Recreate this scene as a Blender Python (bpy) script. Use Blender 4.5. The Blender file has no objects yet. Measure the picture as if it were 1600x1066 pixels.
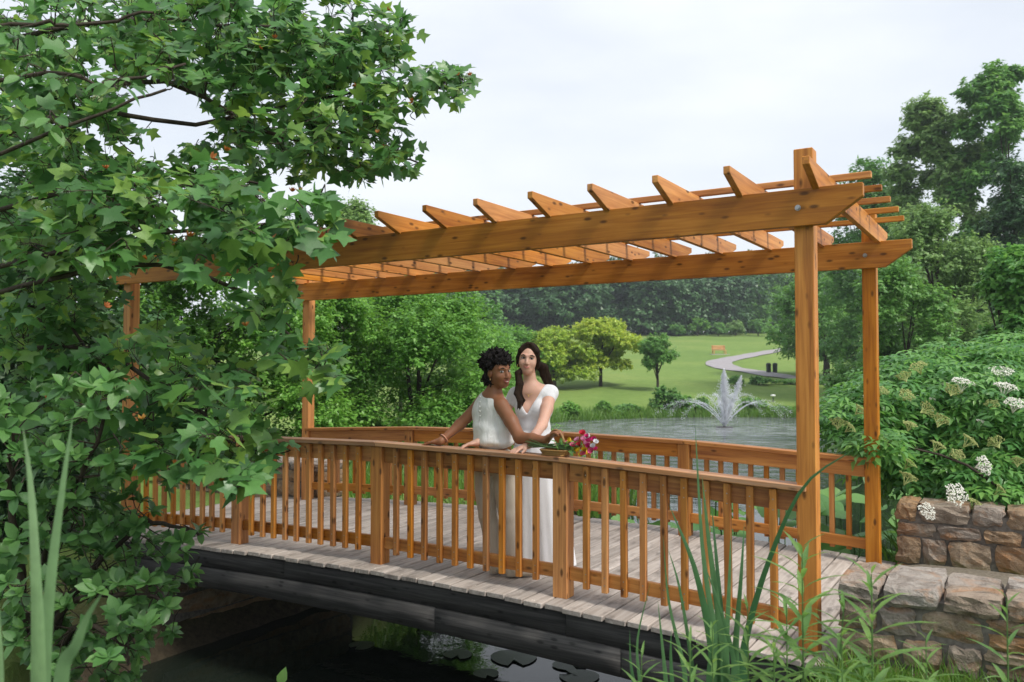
import bpy, bmesh, math, random
import numpy as np
from mathutils import Vector, Matrix
rad = math.radians
rng = np.random.default_rng(11)
random.seed(11)
SC = bpy.context.scene
COL = SC.collection

# ------------------------------------------------------------------ camera
FPX = 1295.0
CAMZ = 1.63
PITCH = math.atan(40 / FPX)
cam_d = bpy.data.cameras.new('camera')
cam = bpy.data.objects.new('camera', cam_d); COL.objects.link(cam)
cam.location = (0, 0, CAMZ)
cam.rotation_euler = (math.pi / 2 + PITCH, 0, 0)
cam_d.sensor_width = 36.0
cam_d.lens = 36.0 * FPX / 1600
cam_d.clip_start = 0.05
cam_d.clip_end = 3000
cam_d.dof.use_dof = True
cam_d.dof.focus_distance = 6.1
cam_d.dof.aperture_fstop = 3.6
SC.camera = cam

# ------------------------------------------------------------------ sky and sun
SUN_TO = Vector((0.50, -0.42, 0.80)).normalized()
w = bpy.data.worlds.new('World'); SC.world = w; w.use_nodes = True
nt = w.node_tree; nt.nodes.clear()
sky = nt.nodes.new('ShaderNodeTexSky'); sky.sky_type = 'NISHITA'; sky.sun_disc = False
sky.sun_elevation = math.asin(SUN_TO.z)
sky.sun_rotation = math.atan2(SUN_TO.x, SUN_TO.y)
sky.air_density = 1.0; sky.dust_density = 2.0
bg1 = nt.nodes.new('ShaderNodeBackground'); bg1.inputs[1].default_value = 0.10
nt.links.new(sky.outputs[0], bg1.inputs[0])
bg2 = nt.nodes.new('ShaderNodeBackground'); bg2.inputs[0].default_value = (0.70, 0.735, 0.785, 1); bg2.inputs[1].default_value = 1.0
tc = nt.nodes.new('ShaderNodeTexCoord')
mp = nt.nodes.new('ShaderNodeMapping'); mp.inputs['Scale'].default_value = (1.3, 1.3, 4.0)
nz = nt.nodes.new('ShaderNodeTexNoise'); nz.inputs['Scale'].default_value = 1.6; nz.inputs['Detail'].default_value = 5
nz.inputs['Roughness'].default_value = 0.5
nt.links.new(tc.outputs['Generated'], mp.inputs[0]); nt.links.new(mp.outputs[0], nz.inputs[0])
cr = nt.nodes.new('ShaderNodeValToRGB')
cr.color_ramp.elements[0].position = 0.30; cr.color_ramp.elements[0].color = (0.70,) * 3 + (1,)
cr.color_ramp.elements[1].position = 0.62; cr.color_ramp.elements[1].color = (1, 1, 1, 1)
nt.links.new(nz.outputs[0], cr.inputs[0])
mx = nt.nodes.new('ShaderNodeMixShader')
nt.links.new(cr.outputs[0], mx.inputs[0]); nt.links.new(bg1.outputs[0], mx.inputs[1]); nt.links.new(bg2.outputs[0], mx.inputs[2])
wo = nt.nodes.new('ShaderNodeOutputWorld'); nt.links.new(mx.outputs[0], wo.inputs[0])

sun_d = bpy.data.lights.new('sun', 'SUN'); sun_d.energy = 2.8; sun_d.angle = rad(14); sun_d.color = (1.0, 0.95, 0.87)
sun = bpy.data.objects.new('sun', sun_d); COL.objects.link(sun)
sun.rotation_euler = SUN_TO.to_track_quat('Z', 'Y').to_euler()
sun.location = (8, -8, 15)

vs = SC.view_settings
vs.view_transform = 'Standard'; vs.look = 'None'; vs.exposure = 0.52; vs.gamma = 1.0
SC.cycles.use_denoising = True
SC.cycles.max_bounces = 7; SC.cycles.diffuse_bounces = 3; SC.cycles.glossy_bounces = 3
SC.cycles.transmission_bounces = 5; SC.cycles.transparent_max_bounces = 6
SC.cycles.caustics_reflective = False; SC.cycles.caustics_refractive = False

# ------------------------------------------------------------------ pixel helpers (1600 x 1066 photograph)
_cp, _sp = math.cos(PITCH), math.sin(PITCH)
def W(px, py, depth):
    """point on the ray of a photo pixel at a given horizontal distance in front of the camera"""
    u = (px - 800) / FPX; v = (533 - py) / FPX
    dy = _cp - v * _sp; dz = _sp + v * _cp
    t = depth / dy
    return np.array((u * t, depth, CAMZ + dz * t))
def WZ(px, py, z):
    """point where a photo pixel's ray meets the level z"""
    u = (px - 800) / FPX; v = (533 - py) / FPX
    dy = _cp - v * _sp; dz = _sp + v * _cp
    t = (z - CAMZ) / dz
    return np.array((u * t, dy * t, z))
def project(P):
    P = np.atleast_2d(P)
    x, y, z = P[:, 0], P[:, 1], P[:, 2] - CAMZ
    f = y * _cp + z * _sp; up = -y * _sp + z * _cp
    f = np.where(np.abs(f) < 1e-3, 1e-3, f)
    return 800 + FPX * x / f, 533 - FPX * up / f, f

# bridge frame: s along the bridge (left far post = 0, right near post = 6.45), t across it (0 = front railing line)
BO = np.array((-3.774, 8.21)); BA = np.array((0.852, -0.524)); BV = np.array((0.524, 0.852))
BANG = math.atan2(-0.524, 0.852)
def bw(s, t, z): return np.array((BO[0] + BA[0] * s + BV[0] * t, BO[1] + BA[1] * s + BV[1] * t, z))
def to_st(x, y): return ((x - BO[0]) * BA[0] + (y - BO[1]) * BA[1], (x - BO[0]) * BV[0] + (y - BO[1]) * BV[1])
def s_at(px, t):
    u = (px - 800) / FPX
    return (-(BO[0] + BV[0] * t) + u * (BO[1] + BV[1] * t)) / (BA[0] - u * BA[1])

# ------------------------------------------------------------------ object helpers
def obj(name, mesh, parent=None, mat=None):
    o = bpy.data.objects.new(name, mesh); COL.objects.link(o)
    if parent is not None: o.parent = parent
    if mat is not None and len(mesh.materials) == 0: mesh.materials.append(mat)
    return o
def thing(name, label, cat, loc=(0, 0, 0), rotz=0, group=None):
    o = bpy.data.objects.new(name, None); COL.objects.link(o)
    o.empty_display_size = 0.1
    o.location = tuple(float(c) for c in loc); o.rotation_euler = (0, 0, rotz)
    o['label'] = label; o['category'] = cat
    if group: o['group'] = group
    return o
def tag(o, label, cat, group=None):
    o['label'] = label; o['category'] = cat
    if group: o['group'] = group
    return o
def structure(o, label=None):
    o['kind'] = 'structure'
    if label: o['label'] = label
    return o
def mesh_np(name, V, F, mat=None, tint=None, smooth=False, extra=None):
    """fast mesh from numpy: F is (n,3) or (n,4)"""
    V = np.ascontiguousarray(V, dtype=np.float32); F = np.ascontiguousarray(F, dtype=np.int32)
    me = bpy.data.meshes.new(name)
    me.vertices.add(len(V)); me.vertices.foreach_set('co', V.ravel())
    k = F.shape[1]
    me.loops.add(F.size); me.loops.foreach_set('vertex_index', F.ravel())
    me.polygons.add(len(F))
    me.polygons.foreach_set('loop_start', np.arange(0, F.size, k, dtype=np.int32))
    me.polygons.foreach_set('loop_total', np.full(len(F), k, dtype=np.int32))
    if smooth: me.polygons.foreach_set('use_smooth', np.ones(len(F), dtype=bool))
    for nm, arr in ([('tint', tint)] if tint is not None else []) + list((extra or {}).items()):
        a = me.attributes.new(nm, 'FLOAT', 'POINT'); a.data.foreach_set('value', np.ascontiguousarray(arr, dtype=np.float32))
    me.update(calc_edges=True)
    if mat is not None: me.materials.append(mat)
    return me
def mesh_bm(name, bm, mat=None, smooth=False):
    me = bpy.data.meshes.new(name); bm.to_mesh(me); bm.free()
    if smooth:
        for p in me.polygons: p.use_smooth = True
    if mat is not None: me.materials.append(mat)
    return me
_board = {}
def board(L, wd, th, mat, bev=0.004, key=None):
    """a plank along local X, width along Y, thickness along Z, edges eased"""
    k = (round(L, 3), round(wd, 4), round(th, 4), mat.name, bev, key)
    if k not in _board:
        bm = bmesh.new(); bmesh.ops.create_cube(bm, size=1)
        for v in bm.verts: v.co = Vector((v.co.x * L, v.co.y * wd, v.co.z * th))
        if bev: bmesh.ops.bevel(bm, geom=list(bm.edges), offset=bev, segments=1, affect='EDGES')
        _board[k] = mesh_bm('plank', bm, mat)
    return _board[k]
def place(o, loc, rot=(0, 0, 0)):
    o.location = tuple(float(c) for c in loc); o.rotation_euler = rot; return o
def tube(pts, radii, sides=6, cap=True):
    """tapered tube through points: returns V, F(quads)"""
    P = np.asarray(pts, float); n = len(P); R = np.broadcast_to(np.asarray(radii, float), (n,))
    T = np.gradient(P, axis=0); T /= np.linalg.norm(T, axis=1)[:, None] + 1e-9
    ref = np.array((0, 0, 1.0)) if abs(T[:, 2]).mean() < 0.8 else np.array((1.0, 0, 0))
    X = np.cross(T, ref); X /= np.linalg.norm(X, axis=1)[:, None] + 1e-9
    Y = np.cross(T, X)
    a = np.linspace(0, 2 * math.pi, sides, endpoint=False)
    V = P[:, None] + R[:, None, None] * (np.cos(a)[None, :, None] * X[:, None] + np.sin(a)[None, :, None] * Y[:, None])
    V = V.reshape(-1, 3)
    i = np.arange(n - 1)[:, None] * sides; j = np.arange(sides)[None]; j2 = (j + 1) % sides
    F = np.stack([i + j, i + j2, i + sides + j2, i + sides + j], -1).reshape(-1, 4)
    if cap and sides == 4: F = np.vstack([F, [[3, 2, 1, 0]], [[len(V) - 4, len(V) - 3, len(V) - 2, len(V) - 1]]])
    return V, F
class Acc:
    """collects vertex/face blocks of one face size"""
    def __init__(self): self.V = []; self.F = []; self.T = []; self.n = 0
    def add(self, V, F, tint=0.0):
        V = np.asarray(V, float); F = np.asarray(F)
        self.V.append(V); self.F.append(F + self.n); self.T.append(np.broadcast_to(np.asarray(tint, float), (len(V),))); self.n += len(V)
    def mesh(self, name, mat=None, smooth=False):
        return mesh_np(name, np.vstack(self.V), np.vstack(self.F), mat, np.concatenate(self.T), smooth)
def smooth_path(ctrl, n):
    """Catmull-Rom through control points"""
    C = np.asarray(ctrl, float); C = np.vstack([2 * C[0] - C[1], C, 2 * C[-1] - C[-2]])
    out = []
    m = len(C) - 3
    for k in range(n):
        t = k / (n - 1) * m; i = min(int(t), m - 1); f = t - i
        p0, p1, p2, p3 = C[i:i + 4]
        out.append(0.5 * ((2 * p1) + (p2 - p0) * f + (2 * p0 - 5 * p1 + 4 * p2 - p3) * f * f + (3 * p1 - p0 - 3 * p2 + p3) * f ** 3))
    return np.array(out)
def sstep(a, b, x):
    t = np.clip((x - a) / (b - a), 0, 1); return t * t * (3 - 2 * t)
def unit(a): a = np.asarray(a, float); return a / (np.linalg.norm(a, axis=-1, keepdims=True) + 1e-12)

# ------------------------------------------------------------------ materials
class M:
    """small node-tree builder"""
    def __init__(self, name):
        self.m = bpy.data.materials.new(name); self.m.use_nodes = True
        self.t = self.m.node_tree; self.t.nodes.clear()
        self.out = self.t.nodes.new('ShaderNodeOutputMaterial')
    def n(self, typ, ins=None, **props):
        nd = self.t.nodes.new(typ)
        for k, v in props.items(): setattr(nd, k, v)
        for k, v in (ins or {}).items():
            if isinstance(v, bpy.types.NodeSocket): self.t.links.new(v, nd.inputs[k])
            else:
                if isinstance(v, tuple) and len(v) == 3 and nd.inputs[k].type == 'RGBA': v = v + (1,)
                nd.inputs[k].default_value = v
        return nd
    def math(self, op, a, b=0.0, c=None):
        ins = {0: a, 1: b}
        if c is not None: ins[2] = c
        return self.n('ShaderNodeMath', ins, operation=op).outputs[0]
    def ramp(self, fac, stops, interp='LINEAR'):
        nd = self.n('ShaderNodeValToRGB', {0: fac}); r = nd.color_ramp; r.interpolation = interp
        while len(r.elements) < len(stops): r.elements.new(0.5)
        for e, (p, c) in zip(r.elements, stops):
            e.position = p; e.color = tuple(c) + (1,) if not isinstance(c, (int, float)) else (c, c, c, 1)
        return nd.outputs[0]
    def mix(self, f, a, b, mode='MIX'):
        nd = self.n('ShaderNodeMix', data_type='RGBA', blend_type=mode)
        for k, v in ((0, f), (6, a), (7, b)):
            if isinstance(v, bpy.types.NodeSocket): self.t.links.new(v, nd.inputs[k])
            else: nd.inputs[k].default_value = (v + (1,)) if isinstance(v, tuple) and len(v) == 3 else v
        return nd.outputs[2]
    def noise(self, vec, scale, detail=4, rough=0.55, dist=0.0):
        return self.n('ShaderNodeTexNoise', {'Vector': vec, 'Scale': scale, 'Detail': detail, 'Roughness': rough, 'Distortion': dist}).outputs[0]
    def coords(self, kind='Object', scale=(1, 1, 1), rand=True):
        c = self.n('ShaderNodeTexCoord').outputs[kind]
        if rand:
            r = self.n('ShaderNodeObjectInfo').outputs['Random']
            off = self.n('ShaderNodeCombineXYZ', {0: self.math('MULTIPLY', r, 37.0), 1: self.math('MULTIPLY', r, 61.0), 2: self.math('MULTIPLY', r, 83.0)}).outputs[0]
            c = self.n('ShaderNodeVectorMath', {0: c, 1: off}, operation='ADD').outputs[0]
        return self.n('ShaderNodeMapping', {'Vector': c, 'Scale': scale}).outputs[0]
    def rand(self): return self.n('ShaderNodeObjectInfo').outputs['Random']
    def bsdf(self, col, rough=0.6, spec=0.35, bump=None, bstr=0.3, bdist=0.01, **kw):
        ins = {'Base Color': col, 'Roughness': rough, 'Specular IOR Level': spec}
        ins.update(kw)
        if bump is not None:
            ins['Normal'] = self.n('ShaderNodeBump', {'Height': bump, 'Strength': bstr, 'Distance': bdist}).outputs[0]
        return self.n('ShaderNodeBsdfPrincipled', ins).outputs[0]
    def done(self, sh, vol=None):
        self.t.links.new(sh, self.out.inputs[0]); return self.m
def plain(name, col, rough=0.6, spec=0.35, var=0.15, scale=20, bstr=0.15, **kw):
    b = M(name); c = b.coords('Object')
    n = b.noise(c, scale, 4)
    d = tuple(x * (1 - var) for x in col); l = tuple(min(1, x * (1 + var)) for x in col)
    return b.done(b.bsdf(b.ramp(n, [(0.3, d), (0.7, l)]), rough, spec, n, bstr, 0.004, **kw))
def wood_mat(name, dark, mid, light, rough=0.5, knots=True, grey=None, vlo=0.78, vhi=1.15, gs=26):
    b = M(name)
    g = b.noise(b.coords('Object', (1.1 * gs / 26, gs, gs)), 1.6, 6, 0.6, 0.5)
    big = b.noise(b.coords('Object', (0.9, 5, 5)), 1.1, 3, 0.5, 0.8)
    f = b.math('MULTIPLY_ADD', g, 0.55, b.math('MULTIPLY', big, 0.45))
    col = b.ramp(f, [(0.33, dark), (0.50, mid), (0.65, light)])
    if knots:
        v = b.n('ShaderNodeTexVoronoi', {'Vector': b.coords('Object', (6.0, 15, 15)), 'Scale': 1.0, 'Randomness': 1.0}).outputs['Distance']
        kf = b.ramp(v, [(0.10, 1.0), (0.22, 0.0)])
        col = b.mix(b.math('MULTIPLY', kf, 0.8), col, tuple(x * 0.22 for x in dark))
    if grey is not None:
        gm = b.ramp(b.noise(b.coords('Object', (0.9, 30, 30)), 1.3, 6, 0.7), [(0.48, 0.0), (0.70, 0.8)])
        col = b.mix(gm, col, grey)
    hv = b.n('ShaderNodeHueSaturation', {'Color': col, 'Value': b.n('ShaderNodeMapRange', {0: b.rand(), 3: vlo, 4: vhi}).outputs[0], 'Saturation': b.n('ShaderNodeMapRange', {0: b.math('FRACT', b.math('MULTIPLY', b.rand(), 7.3)), 3: 0.9, 4: 1.05}).outputs[0]}).outputs[0]
    return b.done(b.bsdf(hv, rough, 0.3, g, 0.25, 0.004))
WOOD = wood_mat('stained cedar', (0.25, 0.078, 0.015), (0.46, 0.176, 0.031), (0.60, 0.262, 0.056), vlo=0.80, vhi=1.2)
WOODCAP = wood_mat('weathered handrail', (0.27, 0.115, 0.045), (0.40, 0.185, 0.075), (0.50, 0.26, 0.12), 0.55, grey=(0.34, 0.26, 0.20))
DECK = None
def deck_mat():
    b = M('weathered deck plank')
    g = b.noise(b.coords('Object', (1.3, 24, 24)), 1.5, 6, 0.6, 0.3)
    col = b.ramp(g, [(0.28, (0.27, 0.23, 0.20)), (0.55, (0.39, 0.345, 0.31)), (0.78, (0.48, 0.435, 0.40))])
    st = b.ramp(b.noise(b.coords('Object', (2.2, 5, 5)), 2.0, 5, 0.6), [(0.52, 0.0), (0.72, 0.75)])
    col = b.mix(st, col, (0.10, 0.085, 0.075))
    sp = b.ramp(b.noise(b.coords('Object', (18, 30, 30)), 1.3, 2, 0.5), [(0.70, 0.0), (0.735, 1.0)])
    edge = b.n('ShaderNodeSeparateXYZ', {0: b.n('ShaderNodeTexCoord').outputs['Object']}).outputs[0]
    em = b.ramp(b.math('ABSOLUTE', edge), [(0.78, 0.12), (1.0, 0.0)])
    nearedge = b.n('ShaderNodeMapRange', {0: b.math('ABSOLUTE', edge), 1: 0.95, 2: 1.42, 3: 0.1, 4: 0.95}).outputs[0]
    col = b.mix(b.math('MULTIPLY', sp, nearedge), col, (0.62, 0.58, 0.52))
    hv = b.n('ShaderNodeHueSaturation', {'Color': col, 'Value': b.n('ShaderNodeMapRange', {0: b.rand(), 3: 0.8, 4: 1.18}).outputs[0]}).outputs[0]
    return b.done(b.bsdf(hv, 0.75, 0.25, g, 0.45, 0.006))
DECK = deck_mat()
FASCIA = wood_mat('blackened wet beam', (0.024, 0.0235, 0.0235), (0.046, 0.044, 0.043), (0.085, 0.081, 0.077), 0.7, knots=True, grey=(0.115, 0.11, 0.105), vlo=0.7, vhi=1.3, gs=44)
STEEL = plain('galvanised steel', (0.35, 0.35, 0.36), 0.4, 0.5, 0.1, 60, Metallic=0.9)
def stone_mat(name, cols):
    b = M(name)
    r = b.rand()
    stops = [((i + 0.5) / len(cols), c) for i, c in enumerate(cols)]
    base = b.ramp(r, stops)
    n1 = b.noise(b.coords('Object', (1, 1, 1)), 9, 6, 0.65, 0.6)
    n2 = b.noise(b.coords('Object', (1, 1, 1)), 42, 5, 0.7)
    n3 = b.noise(b.coords('Object', (1, 1, 1.6)), 4.5, 4, 0.6, 1.0)
    col = b.mix(b.ramp(n1, [(0.34, 0.65), (0.58, 0.0)]), base, (0.11, 0.082, 0.06))
    col = b.mix(b.ramp(n3, [(0.50, 0.0), (0.66, 0.6)]), col, (0.36, 0.17, 0.065))
    col = b.mix(b.ramp(n2, [(0.54, 0.0), (0.74, 0.5)]), col, (0.44, 0.40, 0.34))
    col = b.mix(b.ramp(b.noise(b.coords('Object', (1, 1, 1)), 17, 4, 0.6), [(0.60, 0.0), (0.70, 0.45)]), col, (0.05, 0.05, 0.042))
    h = b.math('MULTIPLY_ADD', n1, 0.7, b.math('MULTIPLY', n2, 0.35))
    return b.done(b.bsdf(col, 0.85, 0.2, h, 1.0, 0.045))
STONE = stone_mat('brown fieldstone', [(0.33, 0.235, 0.15), (0.38, 0.235, 0.125), (0.29, 0.23, 0.17), (0.43, 0.32, 0.21), (0.37, 0.29, 0.21), (0.32, 0.275, 0.235)])
CAPSTONE = stone_mat('pale capstone', [(0.37, 0.335, 0.30), (0.31, 0.265, 0.225), (0.41, 0.375, 0.345), (0.33, 0.26, 0.20)])
MORTAR = plain('grey mortar', (0.17, 0.152, 0.132), 0.9, 0.1, 0.35, 30, 0.6)
def leaf_mat(name, cols, trans=0.33, rough=0.42, spec=0.4, gain=1.0):
    b = M(name); cols = [(c[0] * gain * 1.08, c[1] * gain * .99, c[2] * gain * .95) for c in cols]
    a = b.n('ShaderNodeAttribute', attribute_name='tint').outputs['Fac']
    f = b.math('FRACT', b.math('ADD', a, b.rand()))
    col = b.ramp(f, [(i / (len(cols) - 1), c) for i, c in enumerate(cols)])
    nv = b.noise(b.coords('Object', rand=False), 22, 3, .6); col = b.mix(b.ramp(nv, [(.3, .30), (.65, 0.0)]), col, tuple(x * .55 for x in cols[0]))
    bs = b.bsdf(col, rough, spec, nv, .25, .01)
    tc_ = b.n('ShaderNodeHueSaturation', {'Color': col, 'Value': 1.7, 'Hue': 0.485, 'Saturation': 1.05}).outputs[0]
    tr = b.n('ShaderNodeBsdfTranslucent', {0: tc_}).outputs[0]
    return b.done(b.n('ShaderNodeMixShader', {0: trans, 1: bs, 2: tr}).outputs[0])
G = dict(
    tulip=leaf_mat('tulip tree leaf', [(0.024, 0.070, 0.024), (0.040, 0.115, 0.034), (0.065, 0.165, 0.042), (0.030, 0.085, 0.030), (0.12, 0.215, 0.045), (0.045, 0.125, 0.04), (0.024, 0.070, 0.024)], trans=0.42, rough=.36, spec=.45, gain=1.9),
    oval=leaf_mat('oval shrub leaf', [(0.035, 0.10, 0.032), (0.055, 0.145, 0.042), (0.09, 0.20, 0.06), (0.035, 0.095, 0.035)], trans=0.38, rough=.36, spec=.45, gain=1.65),
    shrub=leaf_mat('privet leaf', [(0.045, 0.12, 0.025), (0.07, 0.175, 0.03), (0.10, 0.215, 0.04), (0.05, 0.13, 0.03)], 0.36, gain=2),
    elder=leaf_mat('elder leaf', [(0.030, 0.095, 0.028), (0.048, 0.135, 0.034), (0.085, 0.19, 0.045), (0.032, 0.10, 0.032)], trans=0.38, rough=.36, spec=.45, gain=2.25),
    yellow=leaf_mat('golden maple leaf', [(0.12, 0.205, 0.030), (0.17, 0.26, 0.036), (0.23, 0.285, 0.044), (0.13, 0.22, 0.034)], 0.36, gain=1.95),
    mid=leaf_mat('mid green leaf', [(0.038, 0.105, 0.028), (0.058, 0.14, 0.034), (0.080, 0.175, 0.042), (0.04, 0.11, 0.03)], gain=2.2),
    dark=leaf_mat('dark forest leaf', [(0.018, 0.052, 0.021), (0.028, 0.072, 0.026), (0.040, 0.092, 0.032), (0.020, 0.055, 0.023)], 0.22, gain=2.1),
    pale=leaf_mat('pale willow leaf', [(0.085, 0.165, 0.058), (0.115, 0.21, 0.068), (0.15, 0.25, 0.085), (0.09, 0.17, 0.06)], gain=1.7),
    grass=leaf_mat('grass blade', [(0.075, 0.19, 0.035), (0.11, 0.25, 0.042), (0.16, 0.30, 0.06), (0.08, 0.20, 0.04)], 0.4),
    iris=leaf_mat('iris blade', [(0.030, 0.095, 0.042), (0.048, 0.13, 0.052), (0.07, 0.165, 0.07), (0.035, 0.10, 0.045)], 0.25, 0.38, gain=1.1),
    reed=leaf_mat('pale reed blade', [(0.12, 0.235, 0.115), (0.15, 0.28, 0.14), (0.17, 0.30, 0.15), (0.12, 0.235, 0.115)], 0.3, 0.4),
    weed=leaf_mat('weed leaf', [(0.10, 0.23, 0.065), (0.14, 0.29, 0.075), (0.20, 0.36, 0.10), (0.11, 0.24, 0.07)], 0.4),
    lotus=leaf_mat('lotus leaf', [(0.07, 0.20, 0.055), (0.10, 0.26, 0.065), (0.14, 0.31, 0.08), (0.08, 0.21, 0.06)], 0.3, 0.5),
    pad=leaf_mat('lily pad', [(0.05, 0.085, 0.06), (0.065, 0.11, 0.075), (0.075, 0.12, 0.085)], 0.05, 0.4),
    dead=leaf_mat('browned seed pod', [(0.30, 0.10, 0.03), (0.38, 0.15, 0.04), (0.30, 0.18, 0.03)], 0.2, 0.6),
)
def bark_mat(name, a, c):
    b = M(name); n = b.noise(b.coords('Object', (8, 8, 1.6)), 2.0, 6, 0.65, 0.4)
    return b.done(b.bsdf(b.ramp(n, [(0.3, a), (0.7, c)]), 0.85, 0.2, n, 0.7, 0.02))
BARK = bark_mat('dark bark', (0.022, 0.017, 0.013), (0.070, 0.055, 0.042))
STEM = plain('green stem', (0.09, 0.17, 0.05), 0.5)
# ------------------------------------------------------------------ land, water, path
WATER_Z = -1.0
def water_d(x, y):
    """signed distance-like: negative in the water, positive on land"""
    s, t = to_st(x, y)
    wl = 0.9 + sstep(-1.2, -2.8, t) * 3.0 - np.maximum(t - 3, 0) * 0.02
    wr = 5.95 + np.maximum(t - 3.5, 0) * 0.35
    d1 = np.maximum(wl - s, s - wr)
    d1 = np.maximum(d1, np.maximum(-7 - t, t - 13))
    a = np.sqrt(((x - 12) / 15.0) ** 2 + ((y - 28) / 15.5) ** 2)
    d2 = (a - 1) * 14
    return np.minimum(d1, d2)
def lawn(x, y):
    return -0.8 + 0.085 * (y - 44) - 0.012 * np.clip(18 - x, 0, 60) * sstep(60, 130, y)
def land_z(x, y):
    x = np.asarray(x, float); y = np.asarray(y, float)
    d = water_d(x, y)
    s, t = to_st(x, y)
    near = -0.02 - 0.55 * sstep(3.0, 8.0, t) - 0.06 * sstep(1, -1, s)
    far = np.where(y < 130, lawn(x, y), lawn(x, 130) + 4.5 * (1 - np.exp(-(y - 130) / 60)))
    L = near + (far - near) * sstep(24, 44, y)
    L = L + 0.03 * np.sin(x * 0.9 + 1) * np.sin(y * 0.7) + 0.02 * np.sin(x * 2.3) * np.sin(y * 1.9 + 2)
    wdt = 0.75 + 2.5 * sstep(14, 40, y)
    k = sstep(0, wdt, d)
    z = np.where(d < 0, WATER_Z - np.minimum(0.9, -d * 0.7), WATER_Z + (L - WATER_Z) * k)
    return z
def lz(x, y): return float(land_z(x, y))
xs = np.unique(np.concatenate([np.linspace(-250, -40, 24), np.linspace(-40, -12, 36), np.linspace(-12, 16, 110), np.linspace(16, 60, 60), np.linspace(60, 250, 24)]))
ys = np.unique(np.concatenate([np.linspace(-80, -4, 16), np.linspace(-4, 18, 100), np.linspace(18, 60, 60), np.linspace(60, 160, 50), np.linspace(160, 260, 12)]))
XX, YY = np.meshgrid(xs, ys, indexing='ij')
ZZ = land_z(XX, YY)
V = np.stack([XX, YY, ZZ], -1).reshape(-1, 3)
nx_, ny_ = len(xs), len(ys)
i = np.arange(nx_ - 1)[:, None] * ny_; j = np.arange(ny_ - 1)[None]
F = np.stack([i + j, i + ny_ + j, i + ny_ + j + 1, i + j + 1], -1).reshape(-1, 4)
dd = water_d(XX, YY).ravel()
soil = 1 - sstep(0.15, 0.9, dd)
b = M('lawn and soil')
gc = b.n('ShaderNodeNewGeometry').outputs['Position']
n1 = b.noise(gc, 0.09, 5, 0.6, 0.5); n2 = b.noise(gc, 1.7, 5, 0.7); n3 = b.noise(gc, 18, 4, 0.7)
col = b.ramp(n1, [(0.30, (0.125, 0.205, 0.050)), (0.50, (0.17, 0.25, 0.062)), (0.70, (0.22, 0.275, 0.078))])
col = b.mix(b.ramp(n2, [(0.35, 0.45), (0.65, 0.0)]), col, (0.075, 0.145, 0.026))
col = b.mix(b.ramp(n3, [(0.45, 0.0), (0.75, 0.4)]), col, (0.20, 0.26, 0.07))
sa = b.n('ShaderNodeAttribute', attribute_name='soil').outputs['Fac']
soilc = b.ramp(n3, [(0.3, (0.035, 0.028, 0.018)), (0.7, (0.085, 0.068, 0.045))])
col = b.mix(sa, col, soilc)
LAWN = b.done(b.bsdf(col, 0.9, 0.12, b.math('MULTIPLY_ADD', n3, 0.5, n2), 0.6, 0.06))
ground = structure(obj('ground', mesh_np('ground', V, F, LAWN, smooth=True, extra={'soil': soil})), 'mown green lawn rising behind the pond, with earthen banks')

# pond
FOUNT = WZ(1132, 668, WATER_Z)
b = M('pond water')
gp = b.n('ShaderNodeNewGeometry').outputs['Position']
dist = b.n('ShaderNodeVectorMath', {0: gp, 1: tuple(FOUNT)}, operation='DISTANCE').outputs['Value']
near_f = b.n('ShaderNodeMapRange', {0: dist, 1: 9.0, 2: 22.0, 3: 1.0, 4: 0.0}, interpolation_type='SMOOTHSTEP').outputs[0]
r1 = b.noise(b.n('ShaderNodeMapping', {'Vector': gp, 'Scale': (1, 1, 1)}).outputs[0], 2.2, 4, 0.6)
r2 = b.noise(gp, 6.5, 3, 0.6)
wv = b.math('SINE', b.math('MULTIPLY_ADD', dist, 7.0, b.math('MULTIPLY', r1, 9.0)))
hgt = b.math('ADD', b.math('MULTIPLY', r1, b.math('MULTIPLY_ADD', near_f, 0.24, 0.010)), b.math('MULTIPLY', b.math('MULTIPLY_ADD', wv, 0.03, b.math('MULTIPLY', r2, 0.07)), near_f))
foam_n = b.noise(b.n('ShaderNodeMapping', {'Vector': gp, 'Scale': (0.8, 2.6, 1)}).outputs[0], 1.6, 5, .65)
fz = b.n('ShaderNodeMapRange', {0: dist, 1: 2.5, 2: 13.0, 3: 1.0, 4: 0.0}).outputs[0]
foam = b.math('MULTIPLY', b.ramp(foam_n, [(.36, 0.0), (.62, 1.0)]), fz)
bsd = b.bsdf(b.mix(foam, (0.012, 0.017, 0.012), (0.38, 0.41, 0.44)), 0.025, 0.5, hgt, 1.0, 0.30, IOR=1.333)
WATER = b.done(bsd)
def water_sheet():
    A = np.linspace(0, 1, 2)
    V = []; F = []
    xs = np.linspace(-30, 45, 60); ys = np.linspace(-12, 60, 60)
    X, Y = np.meshgrid(xs, ys, indexing='ij')
    V = np.stack([X, Y, np.full_like(X, WATER_Z)], -1).reshape(-1, 3)
    i = np.arange(59)[:, None] * 60; j = np.arange(59)[None]
    F = np.stack([i + j, i + 60 + j, i + 61 + j, i + j + 1], -1).reshape(-1, 4)
    # keep only the cells over or beside water
    c = V[F].mean(1)
    F = F[water_d(c[:, 0], c[:, 1]) < 1.6]
    return mesh_np('pond_water', V, F, WATER)
structure(obj('pond_water', water_sheet()), 'dark pond water, rippled and bright around the fountain')

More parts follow.
